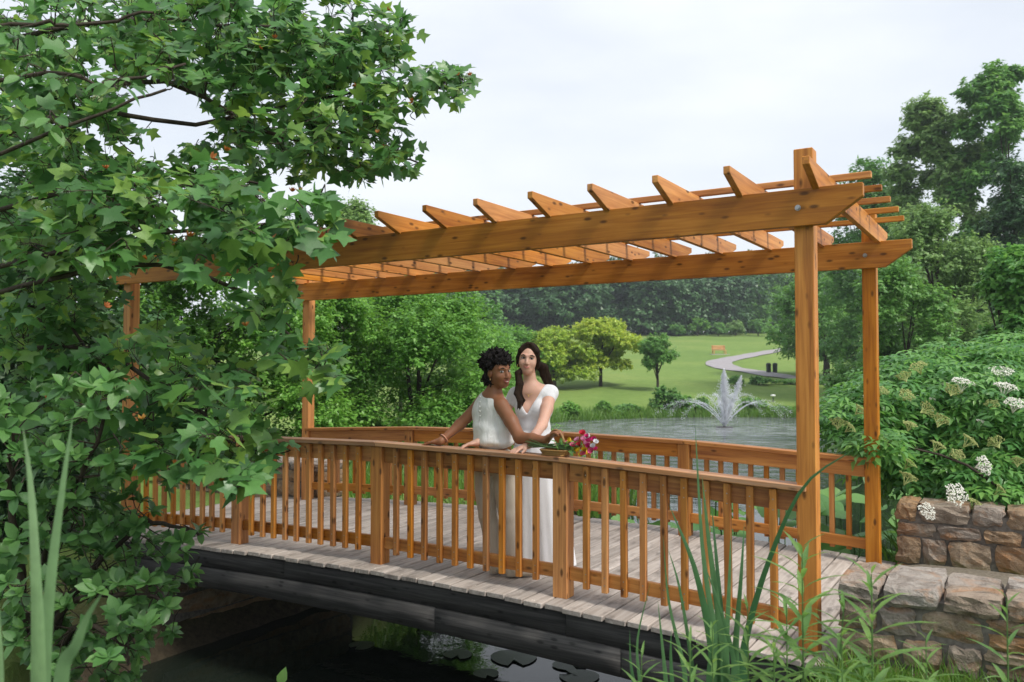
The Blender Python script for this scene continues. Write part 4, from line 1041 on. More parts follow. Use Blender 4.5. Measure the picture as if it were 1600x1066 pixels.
# ------------------------------------------------------------------ lotus leaves behind the rear railing, lily pads under the bridge
def disc_leaf(seed, cup, notch=False):
    r = np.random.default_rng(seed); K = 20; V = [(0, 0, 0)]; ph = r.uniform(0, 6)
    for ring in (0.5, 1.0):
        for k in range(K):
            a = 2 * math.pi * k / K + (0.06 if notch else 0)
            rr_ = ring * (1 + 0.05 * math.sin(3 * a + ph))
            if notch and k == 0 and ring == 1.0: rr_ *= 0.25
            V.append((rr_ * math.cos(a), rr_ * math.sin(a), cup * ring ** 2 * (1 + 0.5 * math.sin(4 * a + ph)) if cup else 0.006 * math.sin(5 * a + ph) * ring))
    F = []
    for k in range(K):
        k2 = (k + 1) % K; F += [(0, 1 + k, 1 + k2), (1 + k, 1 + K + k, 1 + K + k2), (1 + k, 1 + K + k2, 1 + k2)]
    return mesh_np('leaf', np.array(V, float), np.array(F), G['pad'] if notch else G['lotus'], np.zeros(len(V)), smooth=True)
lot_me = [disc_leaf(k, c) for k, c in enumerate((0.18, 0.28, 0.10, -0.2))]
k = 0; tries = 0; placed = []
while k < 120 and tries < 9000:
    tries += 1
    ls, lt = rng.uniform(2.4, 9.0), rng.uniform(2.9, 7.6)
    p = bw(ls, lt, 0)
    if water_d(p[0], p[1]) > 0.15: continue
    z = WATER_Z + (rng.uniform(0.35, 1.0) if ls > 4.2 else rng.uniform(.05, .35)); R_ = rng.uniform(.13, .27)
    if any((p[0] - q[0]) ** 2 + (p[1] - q[1]) ** 2 < (0.55 * (R_ + q[3])) ** 2 for q in placed): continue
    placed.append((p[0], p[1], z, R_))
    root = thing('lotus_plant', 'round green lotus leaf on a stalk in the water behind the rear railing', 'lotus', (p[0], p[1], WATER_Z - .3), rng.uniform(0, 6), 'lotus leaves behind the rear railing')
    o = obj('leaf', lot_me[k % 4], root); place(o, (0, 0, z - WATER_Z + .3), (rng.normal(0, .28), rng.normal(0, .28), 0)); o.scale = (R_,) * 3
    V_, F_ = tube([(0.02, 0, -.1), (0.03, 0.01, (z - WATER_Z + .3) * .6), (0, 0, z - WATER_Z + .3)], .008, 5)
    obj('stalk', mesh_np('stalk', V_, F_, STEM, smooth=True), root); k += 1
pad_me = [disc_leaf(30 + q, 0, True) for q in range(3)]
for q, (px, py, r_, lb) in enumerate([(803, 1027, .21, 'largest flat lily pad floating below the middle of the bridge'), (716, 1022, .13, 'faint lily pad beside the largest one below the bridge'), (890, 1038, .15, 'mid-sized lily pad between the largest one and the sky reflection'), (905, 1057, .17, 'dark curled lily pad at the edge of the sky reflection'), (565, 1008, .12, 'small lily pad under the tree reflection'), (760, 1052, .11, 'small lily pad in front of the largest one')]):
    p = WZ(px, py, WATER_Z + .012)
    o = obj('lily_pad', pad_me[q % 3]); place(o, p, (0, 0, rng.uniform(0, 6))); o.scale = (r_, r_, r_); tag(o, lb, 'lily pad')
# a single arrow-shaped leaf standing at the water's edge
p = W(437, 1054, 4.2); root = thing('arrowhead_plant', 'single upright arrow-shaped leaf at the edge of the dark water', 'plant', (p[0], p[1], lz(p[0], p[1])))
V0, T0 = lance(0.30, .1, .5)
V0 = V0 * .09
R_ = frames(np.array([(0.35, 0, 1.0)]), np.array([(0.2, -1, .3)]))[0]
obj('leaf', mesh_np('leaf', V0 @ R_.T + (p - np.array(root.location)) - (0, 0, .05), T0, G['weed'], np.zeros(len(V0))), root)
V_, F_ = tube([(0, 0, -.05), (0.01, 0, (p[2] - root.location.z) * .5), (0, 0, p[2] - root.location.z - .05)], .004, 5); obj('stalk', mesh_np('stalk', V_, F_, STEM), root)
# ------------------------------------------------------------------ fountain, bench, bins, path light
b = M('fountain spray')
SPRAY = b.done(b.n('ShaderNodeMixShader', {0: 0.45, 1: b.bsdf((0.86, 0.88, 0.92), 0.35, 0.5), 2: b.n('ShaderNodeBsdfTranslucent', {0: (0.86, 0.88, 0.92, 1)}).outputs[0]}).outputs[0])
fo = thing('fountain', 'white spraying fountain with tall centre plume and arching side jets in the pond', 'fountain', FOUNT)
bm = bmesh.new()
bmesh.ops.create_cone(bm, cap_ends=True, segments=24, radius1=0.40, radius2=0.34, depth=0.05, matrix=Matrix.Translation((0, 0, 0.01)))
bmesh.ops.create_cone(bm, cap_ends=True, segments=12, radius1=0.06, radius2=0.04, depth=0.05, matrix=Matrix.Translation((0, 0, 0.06)))
obj('float', mesh_bm('float', bm, plain('dark float', (0.05, 0.05, 0.05), 0.5)), fo)
OCT = np.array([(1, 0, 0), (0, 1, 0), (-1, 0, 0), (0, -1, 0), (0, 0, 1.3), (0, 0, -1.3)], float); OCF = np.array([(0, 1, 4), (1, 2, 4), (2, 3, 4), (3, 0, 4), (1, 0, 5), (2, 1, 5), (3, 2, 5), (0, 3, 5)])
def drops(P, r): 
    V = P[:, None] + OCT[None] * r[:, None, None]; F = OCF[None] + (np.arange(len(P)) * 6)[:, None, None]
    return V.reshape(-1, 3), F.reshape(-1, 3)
def plume(n, H, lean, w_):
    f = rng.random(n) ** 0.75; r_ = w_ * (0.10 + np.sin(np.pi * np.clip(f, 0, 1) ** .8) ** 1.2 * .9) * np.abs(rng.normal(0, .40, n)); a = rng.uniform(0, 6.283, n)
    P = np.stack([lean * f + r_ * np.cos(a), r_ * np.sin(a), .05 + H * f * rng.uniform(.97, 1.0, n)], -1)
    return drops(P, rng.uniform(.008, .018, n))
for n, H, ln, wd in ((9000, 2.50, 0.0, .42), (3000, 2.2, 0.75, .42)):
    V, F = plume(n, H, ln, wd); o = obj('plume', mesh_np('plume', V, F, SPRAY), fo); o['kind'] = 'stuff'
for k in range(18):
    ring = k % 3
    a = k / 18 * 2 * math.pi + .16; vh = (3.7, 2.9, 1.5)[ring] + .2 * math.cos(2 * a + .5); vz = (4.65, 4.5, 5.2)[ring]
    tt = np.linspace(0, 0.86, 30); P = np.stack([vh * tt * math.cos(a), vh * tt * math.sin(a), .05 + vz * tt - 4.9 * tt ** 2], -1)
    V1, F1 = tube(P[:15], np.linspace(.016, .009, 15), 5); F1 = np.vstack([F1[:, :3], F1[:, [0, 2, 3]]])
    n = 300; ft = rng.random(n) ** .8 * .82; sp = .015 + .13 * ft ** 1.8
    Q = np.stack([np.interp(ft, tt, P[:, q]) for q in range(3)], -1) + rng.normal(0, 1, (n, 3)) * sp[:, None] * .6
    Q[:, 2] = np.maximum(Q[:, 2], .02)
    V2, F2 = drops(Q, rng.uniform(.005, .012, n))
    o = obj('jet', mesh_np('jet', np.vstack([V1, V2]), np.vstack([F1, F2 + len(V1)]), SPRAY), fo); o['kind'] = 'stuff'
BENCHW = wood_mat('bench cedar', (0.40, 0.17, 0.06), (0.50, 0.24, 0.09), (0.58, 0.30, 0.13))
p = on_lawn(1124, 554); bn = thing('park_bench', 'wooden park bench on the lawn above the bend of the path', 'bench', (p[0], p[1], p[2]), rad(8))
for k in range(3): place(obj('seat_slat', board(1.5, .12, .035, BENCHW), bn), (0, -.15 + .14 * k, .45))
for k in range(4): place(obj('back_slat', board(1.5, .10, .03, BENCHW), bn), (0, .27 + .02 * k, .56 + .12 * k), (rad(80), 0, 0))
for x in (-.65, .65):
    for y in (-.18, .25):
        h_ = .45 if y < 0 else .98
        o = obj('leg', board(h_, .07, .07, BENCHW), bn); o.location = (x, y + (.03 if y > 0 else 0), h_ / 2 - .02); o.rotation_euler = (0, math.pi / 2, 0)
place(obj('base_slab', board(2.0, .9, .06, plain('concrete slab', (.45, .43, .4), .9)), bn), (0, 0, .0))
BIN = plain('dark green bin', (0.025, 0.035, 0.032), 0.5)
for px, lb in ((1201, 'dark litter bin, one of the pair beside the winding path'), (1211, 'dark litter bin, one of the pair beside the winding path')):
    p = on_lawn(px, 583); r0 = thing('litter_bin', lb, 'bin', (p[0], p[1], p[2]), 0, 'litter bins by the path')
    bm = bmesh.new(); bmesh.ops.create_cone(bm, cap_ends=True, segments=14, radius1=.17, radius2=.20, depth=.72, matrix=Matrix.Translation((0, 0, .35))); obj('body', mesh_bm('body', bm, BIN), r0)
    bm = bmesh.new(); bmesh.ops.create_cone(bm, cap_ends=True, segments=14, radius1=.21, radius2=.12, depth=.10, matrix=Matrix.Translation((0, 0, .762))); obj('lid', mesh_bm('lid', bm, BIN), r0)
p = on_lawn(1208, 628); r0 = thing('path_light', 'low post light with white mushroom cap near the far shore', 'light', (p[0], p[1], p[2]))
bm = bmesh.new(); bmesh.ops.create_cone(bm, cap_ends=True, segments=10, radius1=.035, radius2=.03, depth=.36, matrix=Matrix.Translation((0, 0, .16))); obj('post', mesh_bm('post', bm, BIN), r0)
bm = bmesh.new(); bmesh.ops.create_uvsphere(bm, u_segments=14, v_segments=7, radius=.15, matrix=Matrix.Translation((0, 0, .36)) @ Matrix.Diagonal((1, 1, .45, 1))); obj('cap', mesh_bm('cap', bm, plain('white enamel', (.8, .8, .78), .4), True), r0)
# ------------------------------------------------------------------ implicit surfaces for the two people
class SDF:
    def __init__(self, lo, hi, h):
        self.lo = np.asarray(lo, float); self.h = h
        self.n = np.ceil((np.asarray(hi, float) - self.lo) / h).astype(int) + 1
        self.f = np.full(self.n, 0.25, np.float32)
    def _box(self, lo, hi, pad):
        a = np.clip(np.floor((np.asarray(lo) - pad - self.lo) / self.h).astype(int), 0, self.n - 1)
        c = np.clip(np.ceil((np.asarray(hi) + pad - self.lo) / self.h).astype(int) + 1, 1, self.n)
        sl = tuple(slice(p, q) for p, q in zip(a, c))
        ax = [(self.lo[k] + self.h * np.arange(a[k], c[k])).astype(np.float32) for k in range(3)]
        X = np.stack(np.meshgrid(*ax, indexing='ij'), -1)
        return sl, X
    def _op(self, sl, d, k, op):
        a = self.f[sl]
        if op == 'sub':
            d = -d; hh = np.maximum(k - np.abs(a - d), 0) / max(k, 1e-6); self.f[sl] = np.maximum(a, d) + hh * hh * k * 0.25
        else:
            hh = np.maximum(k - np.abs(a - d), 0) / max(k, 1e-6); self.f[sl] = np.minimum(a, d) - hh * hh * k * 0.25
    def cone(self, a, b, ra, rb, k=0.02, op='add'):
        a = np.asarray(a, float); b = np.asarray(b, float); r = max(ra, rb)
        sl, X = self._box(np.minimum(a, b) - r, np.maximum(a, b) + r, 0.03 + k)
        ab = b - a; t = np.clip(((X - a) @ ab) / (ab @ ab + 1e-9), 0, 1)
        d = np.linalg.norm(X - (a + t[..., None] * ab), axis=-1) - (ra + (rb - ra) * t)
        self._op(sl, d, k, op)
    def chain(self, pts, rs, k=0.02):
        for a, b, ra, rb in zip(pts[:-1], pts[1:], rs[:-1], rs[1:]): self.cone(a, b, ra, rb, k)
    def ell(self, c, R, r, k=0.02, op='add', disp=None):
        """R: 3x3 with columns = axes"""
        c = np.asarray(c, float); r = np.asarray(r, float); R = np.asarray(R, float); e = np.sqrt(((R * r[None]) ** 2).sum(1))
        sl, X = self._box(c - e, c + e, 0.03 + k)
        q = ((X - c) @ R) / r
        l = np.linalg.norm(q, axis=-1); g = np.linalg.norm(q / r, axis=-1) + 1e-6
        d = l * (l - 1) / g
        if disp is not None: d = d + disp(X)
        self._op(sl, d, k, op)
    def custom(self, fn, lo, hi, k=0.02, op='add'):
        sl, X = self._box(lo, hi, 0.03); self._op(sl, fn(X), k, op)
    def mesh(self, name, mat, origin, disp=None):
        f = self.f; s = f < 0
        c = np.zeros(self.n - 1, np.int8)
        for dx in (0, 1):
            for dy in (0, 1):
                for dz in (0, 1): c += s[dx:self.n[0] - 1 + dx, dy:self.n[1] - 1 + dy, dz:self.n[2] - 1 + dz]
        act = (c > 0) & (c < 8); cells = np.argwhere(act); idx = np.full(act.shape, -1, np.int32); idx[act] = np.arange(len(cells))
        acc = np.zeros((len(cells), 3)); cnt = np.zeros(len(cells))
        cor = [(x, y, z) for x in (0, 1) for y in (0, 1) for z in (0, 1)]
        for i_ in range(8):
            for j_ in range(i_ + 1, 8):
                a, b_ = np.array(cor[i_]), np.array(cor[j_])
                if np.abs(a - b_).sum() != 1: continue
                fa = f[tuple((cells + a).T)]; fb = f[tuple((cells + b_).T)]; m = (fa < 0) != (fb < 0)
                t = fa[m] / (fa[m] - fb[m]); acc[m] += a + (b_ - a) * t[:, None]; cnt[m] += 1
        V = self.lo + self.h * (cells + acc / cnt[:, None])
        Fs = []
        for ax in range(3):
            o1, o2 = [k for k in range(3) if k != ax]
            A = [slice(1, -1)] * 3; B = [slice(1, -1)] * 3; A[ax] = slice(0, -1); B[ax] = slice(1, None)
            sa, sb_ = s[tuple(A)], s[tuple(B)]; e = np.argwhere(sa != sb_); inside = sa[tuple(e.T)]
            off = np.array([1, 1, 1]); off[ax] = 0; e = e + off
            u1 = np.zeros(3, int); u1[o1] = 1; u2 = np.zeros(3, int); u2[o2] = 1
            q = np.stack([idx[tuple((e - u1 - u2).T)], idx[tuple((e - u2).T)], idx[tuple(e.T)], idx[tuple((e - u1).T)]], -1)
            fl = inside if ax != 1 else ~inside
            q[~fl] = q[~fl][:, ::-1]; Fs.append(q)
        F = np.vstack(Fs)
        return mesh_np(name, V - np.asarray(origin), F, mat, smooth=True)
def wob(X, fr, ph):
    return np.sin(X[..., 0] * fr + 1.3 * np.sin(X[..., 2] * fr * .6 + ph)) * np.sin(X[..., 1] * fr * .8 + ph + 1.1 * np.sin(X[..., 2] * fr * .45)) 
def hand(S, wr, d, n, sgn, curl=(0.1, 0.25), sc=1.0, spread=0.16, thumb=0.7):
    """wrist point, finger direction, palm-side normal, thumb side sign"""
    d = unit(d); n = unit(n - (n @ d) * d); b_ = np.cross(d, n)
    R = np.stack([d, b_, n], -1)
    S.cone(wr, wr + d * .03 * sc, .023 * sc, .022 * sc, .02)
    S.ell(wr + d * .050 * sc, R, np.array((.047, .039, .016)) * sc, .014)
    for q, (o, L) in enumerate(zip((-.028, -.0095, .0095, .027), (.058, .074, .078, .070))):
        sp = o / .028 * spread
        d1 = unit(d + b_ * sp); p0 = wr + d * .082 * sc + b_ * o * sc
        a1, a2 = curl; a1 += .05 * q
        e1 = d1 * math.cos(a1) + n * math.sin(a1); e2 = d1 * math.cos(a1 + a2) + n * math.sin(a1 + a2); e3 = d1 * math.cos(a1 + 2 * a2) + n * math.sin(a1 + 2 * a2)
        p1 = p0 + e1 * L * .45 * sc; p2 = p1 + e2 * L * .32 * sc; p3 = p2 + e3 * L * .26 * sc
        S.chain([p0, p1, p2, p3], [.0092 * sc, .0088 * sc, .0082 * sc, .007 * sc], .005)
    p0 = wr + d * .025 * sc + b_ * sgn * .026 * sc; p1 = p0 + unit(d * .75 + b_ * sgn * thumb + n * .25) * .04 * sc; p2 = p1 + unit(d * .95 + b_ * sgn * thumb * .5 + n * .3) * .032 * sc
    S.chain([p0, p1, p2], [.014 * sc, .0105 * sc, .0085 * sc], .012)
def head(S, c, R, sc=1.0):
    g = lambda x, y, z: c + R @ (np.array((x, y, z)) * sc)
    S.ell(g(0, -.018, .038), R, np.array((.074, .093, .084)) * sc, .02)
    S.ell(g(0, .030, -.028), R, np.array((.065, .060, .085)) * sc, .03)
    S.ell(g(0, .052, -.092), R, np.array((.036, .030, .026)) * sc, .035)
    for x in (-1, 1):
        S.ell(g(x * .036, .058, -.036), R, np.array((.026, .027, .026)) * sc, .02)
        S.ell(g(x * .032, .095, .002), R, np.array((.018, .014, .011)) * sc, .010, 'sub')
        S.cone(g(x * .012, .090, .022), g(x * .048, .070, .024), .009 * sc, .008 * sc, .014)
        S.ell(g(x * .074, -.012, -.018), R, np.array((.010, .020, .031)) * sc, .010)
        S.ell(g(x * .011, .099, -.043), R, np.array((.009, .011, .008)) * sc, .008)
    S.cone(g(0, .086, .010), g(0, .106, -.034), .0085 * sc, .0118 * sc, .012)
    S.ell(g(0, .086, -.068), R, np.array((.026, .012, .012)) * sc, .010)
    return g
def small_ell(name, parent, c, R, r, mat, seg=14, gaze=None, mats=None):
    bm = bmesh.new(); bmesh.ops.create_uvsphere(bm, u_segments=seg, v_segments=seg - 4, radius=1)
    for v in bm.verts: v.co = Vector(R @ (np.array(v.co) * np.asarray(r)) + c)
    if gaze is not None:
        for f in bm.faces:
            dv = unit(np.array(f.calc_center_median()) - c)
            k = dv @ gaze
            f.material_index = 1 if k > .74 else 0
    me = mesh_bm(name, bm, mat, True)
    for m in (mats or []): me.materials.append(m)
    return obj(name, me, parent)
def tube_obj(name, parent, pts, r, mat, sides=6):
    V, F = tube(pts, r, sides); return obj(name, mesh_np(name, V, F, mat, smooth=True), parent)
def skin(name, col):
    b = M(name); n = b.noise(b.coords('Object', rand=False), 55, 3, .6); n2 = b.noise(b.coords('Object', rand=False), 7, 2)
    c = b.mix(b.ramp(n2, [(.35, 0.0), (.7, .35)]), col, (col[0] * 1.08, col[1] * .9, col[2] * .86))
    return b.done(b.bsdf(c, .48, .4, n, .06, .002, **{'Subsurface Weight': 0.12, 'Subsurface Radius': (.01, .004, .002), 'Subsurface Scale': .4}))
def cloth(name, col, fs=14, st=.5):
    b = M(name); c = b.coords('Object', (1, 1, .35), False)
    n = b.noise(c, fs, 3, .5, .8); n2 = b.noise(b.coords('Object', rand=False), 320, 2)
    return b.done(b.bsdf(b.ramp(n2, [(.3, tuple(x * .92 for x in col)), (.7, col)]), .85, .15, b.math('MULTIPLY_ADD', n, 1.0, b.math('MULTIPLY', n2, .04)), st, .02))
SK1 = skin('deep brown skin', (0.27, 0.115, 0.056)); SK2 = skin('fair skin', (0.66, 0.40, 0.30))
def hair_mat(name, col, sc, strand):
    b = M(name); n = b.noise(b.coords('Object', (1, 1, strand), False), sc, 5, .7)
    return b.done(b.bsdf(b.ramp(n, [(.3, tuple(x * .5 for x in col)), (.7, tuple(x * 1.5 for x in col))]), .7, .15, n, .8, .01))
HAIR1 = hair_mat('black curls', (0.010, 0.008, 0.008), 60, 1); HAIR2 = hair_mat('dark brown hair', (0.022, 0.012, 0.007), 70, .12)
EYEW = plain('eye white', (.55, .52, .50), .25, .5, .02); IRIS = plain('dark iris', (.012, .007, .005), .15, .6, .02)
BROW = plain('dark brow', (.012, .009, .008), .7)
def axes(face_deg, tilt=0, roll=0):
    """columns side, forward, up; face_deg measured from facing the camera towards picture right"""
    a = rad(face_deg); f = np.array((math.sin(a), -math.cos(a), 0.0)); u = np.array((0, 0, 1.0))
    s = np.cross(f, u)
    t = rad(tilt); f2 = f * math.cos(t) - u * math.sin(t); u2 = u * math.cos(t) + f * math.sin(t)
    r = rad(roll); s2 = s * math.cos(r) + u2 * math.sin(r); u3 = u2 * math.cos(r) - s * math.sin(r)
    return np.stack([s2, f2, u3], -1)
UPR = np.array((0, 0, 1.0))

def rail_top(px, t=0.0):
    s = s_at(px, t); i_ = max(j for j in range(4) if POSTS[j] <= s)
    za, zc = zD(POSTS[i_]) + .945, zD(POSTS[i_ + 1]) + .945
    p = bw(s, t, za + (zc - za) * (s - POSTS[i_]) / (POSTS[i_ + 1] - POSTS[i_])); return p

# ------------------------------------------------------------------ person in white blouse, back to the camera
def person_one():
    p0 = np.array((W(780, 900, 6.14)[0], 6.14, zD(s_at(780, .2)) + 0.0))
    root = thing('person', 'curly-haired person in white sleeveless blouse and beige trousers looking back over the shoulder', 'person', p0)
    TR = axes(138)           # torso faces away to the right
    sd, fw = TR[:, 0], TR[:, 1]
    ch = W(767, 647, 6.22); pel = W(771, 716, 6.20); nb = W(770, 617, 6.19)
    lsh = W(752, 631, 6.30); rsh = W(783, 633, 6.10)
    lel = W(718, 664, 6.30); lwr = rail_top(689) + (0, 0.01, .036)
    rel = W(812, 684, 5.93); bas = rail_top(873); hnd = bas + (0, 0, .155); rwr = W(853, 688, 5.76)
    hc = W(779, 580, 6.14); HR = axes(40, 3, -4)
    lo = np.array((-.80, 5.50, .02)); hi = np.array((.50, 6.55, 1.86))
    # ---- body
    S = SDF(lo, hi, .0066)
    S.ell(ch + (0, 0, .02), TR, (.150, .092, .155), .03); S.ell(W(769, 668, 6.20), TR, (.125, .085, .12), .05); S.ell(pel, TR, (.155, .105, .12), .05)
    S.cone(nb, lsh, .050, .046, .05); S.cone(nb, rsh, .050, .046, .05)
    S.cone(nb + (0, 0, -.01), hc + HR @ np.array((0, -.02, -.05)), .054, .050, .03)
    S.chain([lsh, lel, lwr], [.051, .040, .025], .02); S.chain([rsh, (rsh + rel) / 2 + (.006, 0, 0), rel, (rel + rwr) / 2, rwr], [.055, .050, .043, .038, .026], .02)
    hd = unit(np.append(-BA, 0.0)); hand(S, lwr, hd + (0, 0, -.16), np.array((0, 0, -1.0)), -1, (0.03, .03), 1.05, .2)
    hand(S, rwr, unit(hnd - rwr + (0, 0, .035)), np.array((.15, .1, -1.0)), 1, (.35, .75), 1.05, .12, .5)
    g = head(S, hc, HR, 1.02)
    feet = []
    for hx, kx, ax_, dd_ in ((758, 762, 777, .05), (788, 794, 806, -.05)):
        a, k, f_ = W(hx, 722, 6.20 + dd_), W(kx, 806, 6.17 + dd_), W(ax_, 886, 6.16 + dd_); f_[2] = p0[2] + .085
        S.chain([a, k, f_], [.078, .056, .038], .03); feet.append((a, k, f_))
    body = obj('body', S.mesh('body', SK1, p0), root)
    for x in (-1, 1):
        small_ell('eye', body, g(x * .031, .0755, .002) - p0, HR, (.0150, .012, .0098), EYEW, 16, unit(np.array((0, 0, CAMZ)) - g(x * .031, .08, .002)), [IRIS])
        tube_obj('eyebrow', body, [g(x * .014, .092, .022) - p0, g(x * .032, .090, .030) - p0, g(x * .050, .074, .024) - p0], [.0036, .004, .002], BROW)
    LIP = plain('brown rose lips', (.26, .075, .055), .4, .4, .1)
    lipc = [g(x, .0985 - x * x * 15, -.062 + (abs(x) / .026) ** 2 * .006) - p0 for x in np.linspace(-.026, .026, 7)]
    tube_obj('upper_lip', body, lipc, [.002, .004, .0052, .005, .0052, .004, .002], LIP)
    lipd = [g(x, .0975 - x * x * 15, -.078 + (abs(x) / .026) ** 2 * .020) - p0 for x in np.linspace(-.026, .026, 7)]
    tube_obj('lower_lip', body, lipd, [.002, .0045, .006, .006, .006, .0045, .002], LIP)
    small_ell('teeth', body, g(0, .0905, -.0695) - p0, HR, (.020, .008, .0062), plain('teeth', (.85, .83, .80), .3, .5, .02))
    # ---- hair: tight curls
    S = SDF(hc - .2, hc + .2, .006)
    r = np.random.default_rng(5)
    S.ell(g(0, -.030, .045), HR, (.086, .098, .090), .01)
    S.ell(g(0, -.060, -.02), HR, (.074, .066, .085), .03)
    dirs = unit(r.normal(0, 1, (620, 3)))
    for d in dirs:
        q = np.array((0, -.032, .045)) + d * np.array((.101, .113, .107)) * r.uniform(.92, 1.06)
        if d[2] < -.25: q = np.array((0, -.055, -.01)) + d * np.array((.082, .075, .105)) * r.uniform(.95, 1.05)
        if q[1] > .020 and q[2] < .062 and abs(q[0]) < .085: continue
        if q[1] > -.012 and q[2] < .01: continue
        if q[2] < -.112: continue
        rr_ = r.uniform(.008, .015); S.ell(g(*q), np.eye(3), (rr_,) * 3, .005)
        if r.random() < .55:
            tip = q + d * r.uniform(.012, .028) + r.normal(0, .007, 3); S.cone(g(*q), g(*tip), .0085, .0055, .004)
    for x in np.linspace(-.055, .055, 9):     # short fringe curls on the forehead
        S.cone(g(x, .075 - abs(x) * .35, .088), g(x + r.normal(0, .004), .089 - abs(x) * .45, .054 + r.uniform(-.006, .008)), .013, .006, .006)
    obj('hair', S.mesh('hair', HAIR1, p0), root)
    # ---- blouse
    S = SDF(lo, hi, .0064)
    fold = lambda X: .006 * wob(X, 34, .4) + .006 * wob(X[..., [2, 0, 1]], 24, 1.2)
    S.ell(ch + (0, 0, .015), TR, (.166, .110, .165), .03, disp=fold); S.ell(W(771, 675, 6.19), TR, (.165, .120, .125), .06, disp=fold)
    S.ell(W(772, 690, 6.18), TR, (.172, .130, .050), .05, disp=fold)
    S.cone(nb + (0, 0, -.022), lsh + (0, 0, -.006), .052, .044, .04); S.cone(nb + (0, 0, -.022), rsh + (0, 0, -.006), .052, .046, .04)
    S.ell(nb + (0, 0, .032), TR, (.078, .080, .062), .012, 'sub')
    back = -fw
    S.cone(rsh + np.array((.048, -.022, -.028)), rel, .052, .040, .006, 'sub'); S.cone(lsh + np.array((-.028, .0, -.012)), lel, .050, .040, .006, 'sub')
    BL = cloth('white linen', (.78, .78, .77), 13, .8)
    bl = obj('blouse', S.mesh('blouse', BL, p0), root)
    pk = [W(758, 620 + k * 5.5, 6.085 + k * .001) for k in range(7)]
    # button loops down the back
    for k in range(6):
        q = ch + (0, 0, .13 - .035 * k) + back * (.120 - .0012 * (k - 2) ** 2) + sd * .0
        small_ell('button', bl, q - p0, TR, (.006, .005, .006), plain('pearl button', (.7, .7, .68), .3, .5, .05), 8)
    # ---- trousers
    S = SDF(lo, hi, .0085)
    fold = lambda X: .004 * wob(X, 30, 2.0) + .004 * wob(X, 17, .2)
    S.ell(pel + (0, 0, -.01), TR, (.172, .128, .115), .03, disp=fold)
    for a, k, f_ in feet:
        S.chain([a, k, f_ + (0, 0, -.02)], [.090, .066, .060], .02)
        S.ell((a + k) / 2, np.eye(3), (.080, .080, .20), .03, disp=fold); S.ell((k + f_) / 2, np.eye(3), (.066, .068, .19), .02, disp=fold)
    S.custom(lambda X: -(X[..., 2] - (p0[2] + .050)), lo, np.array((hi[0], hi[1], p0[2] + .06)), .001, 'sub') if False else None
    sl = int((p0[2] + .045 - lo[2]) / .0085); S.f[:, :, :sl] = np.maximum(S.f[:, :, :sl], .01)
    obj('trousers', S.mesh('trousers', cloth('beige linen', (.60, .54, .45), 10, .6), p0), root)
    SHOE = plain('beige leather', (.52, .45, .36), .5, .4, .1)
    for (a, k, f_), ang in zip(feet, (125, 100)):
        d = np.array((math.sin(rad(ang)), -math.cos(rad(ang)), 0)); q = np.array((f_[0], f_[1], p0[2]))
        S = SDF(q - .25, q + .25, .006); Rf = np.stack([np.cross(d, UPR), d, UPR], -1)
        S.ell(q + d * .055 + (0, 0, .040), Rf, (.042, .125, .036), .02); S.ell(q - d * .035 + (0, 0, .055), Rf, (.038, .045, .055), .02); S.ell(q + (0, 0, .09), Rf, (.045, .05, .04), .02)
        kk = int((p0[2] + .003 - (q[2] - .25)) / .006) + 1; S.f[:, :, :kk] = np.maximum(S.f[:, :, :kk], .01)
        obj('shoe', S.mesh('shoe', SHOE, p0), root)
    # bracelet and earring
    ang = np.linspace(0, 2 * math.pi, 17); ax_ = unit(lwr - lel); e1 = unit(np.cross(ax_, UPR)); e2 = np.cross(ax_, e1)
    GOLD = plain('brass', (.65, .42, .20), .3, .5, .05, Metallic=.8)
    c_ = lwr - ax_ * .035
    tube_obj('bracelet', root, [c_ - p0 + .036 * (e1 * math.cos(t) + e2 * math.sin(t)) for t in ang], .0045, plain('coral bracelet', (.62, .30, .20), .4, .4, .1))
    small_ell('earring', root, g(-.079 if True else 0, .0, -.055) - p0, HR, (.005, .005, .008), GOLD, 8); small_ell('earring', root, g(.079, .0, -.055) - p0, HR, (.005, .005, .008), GOLD, 8)
    return hnd
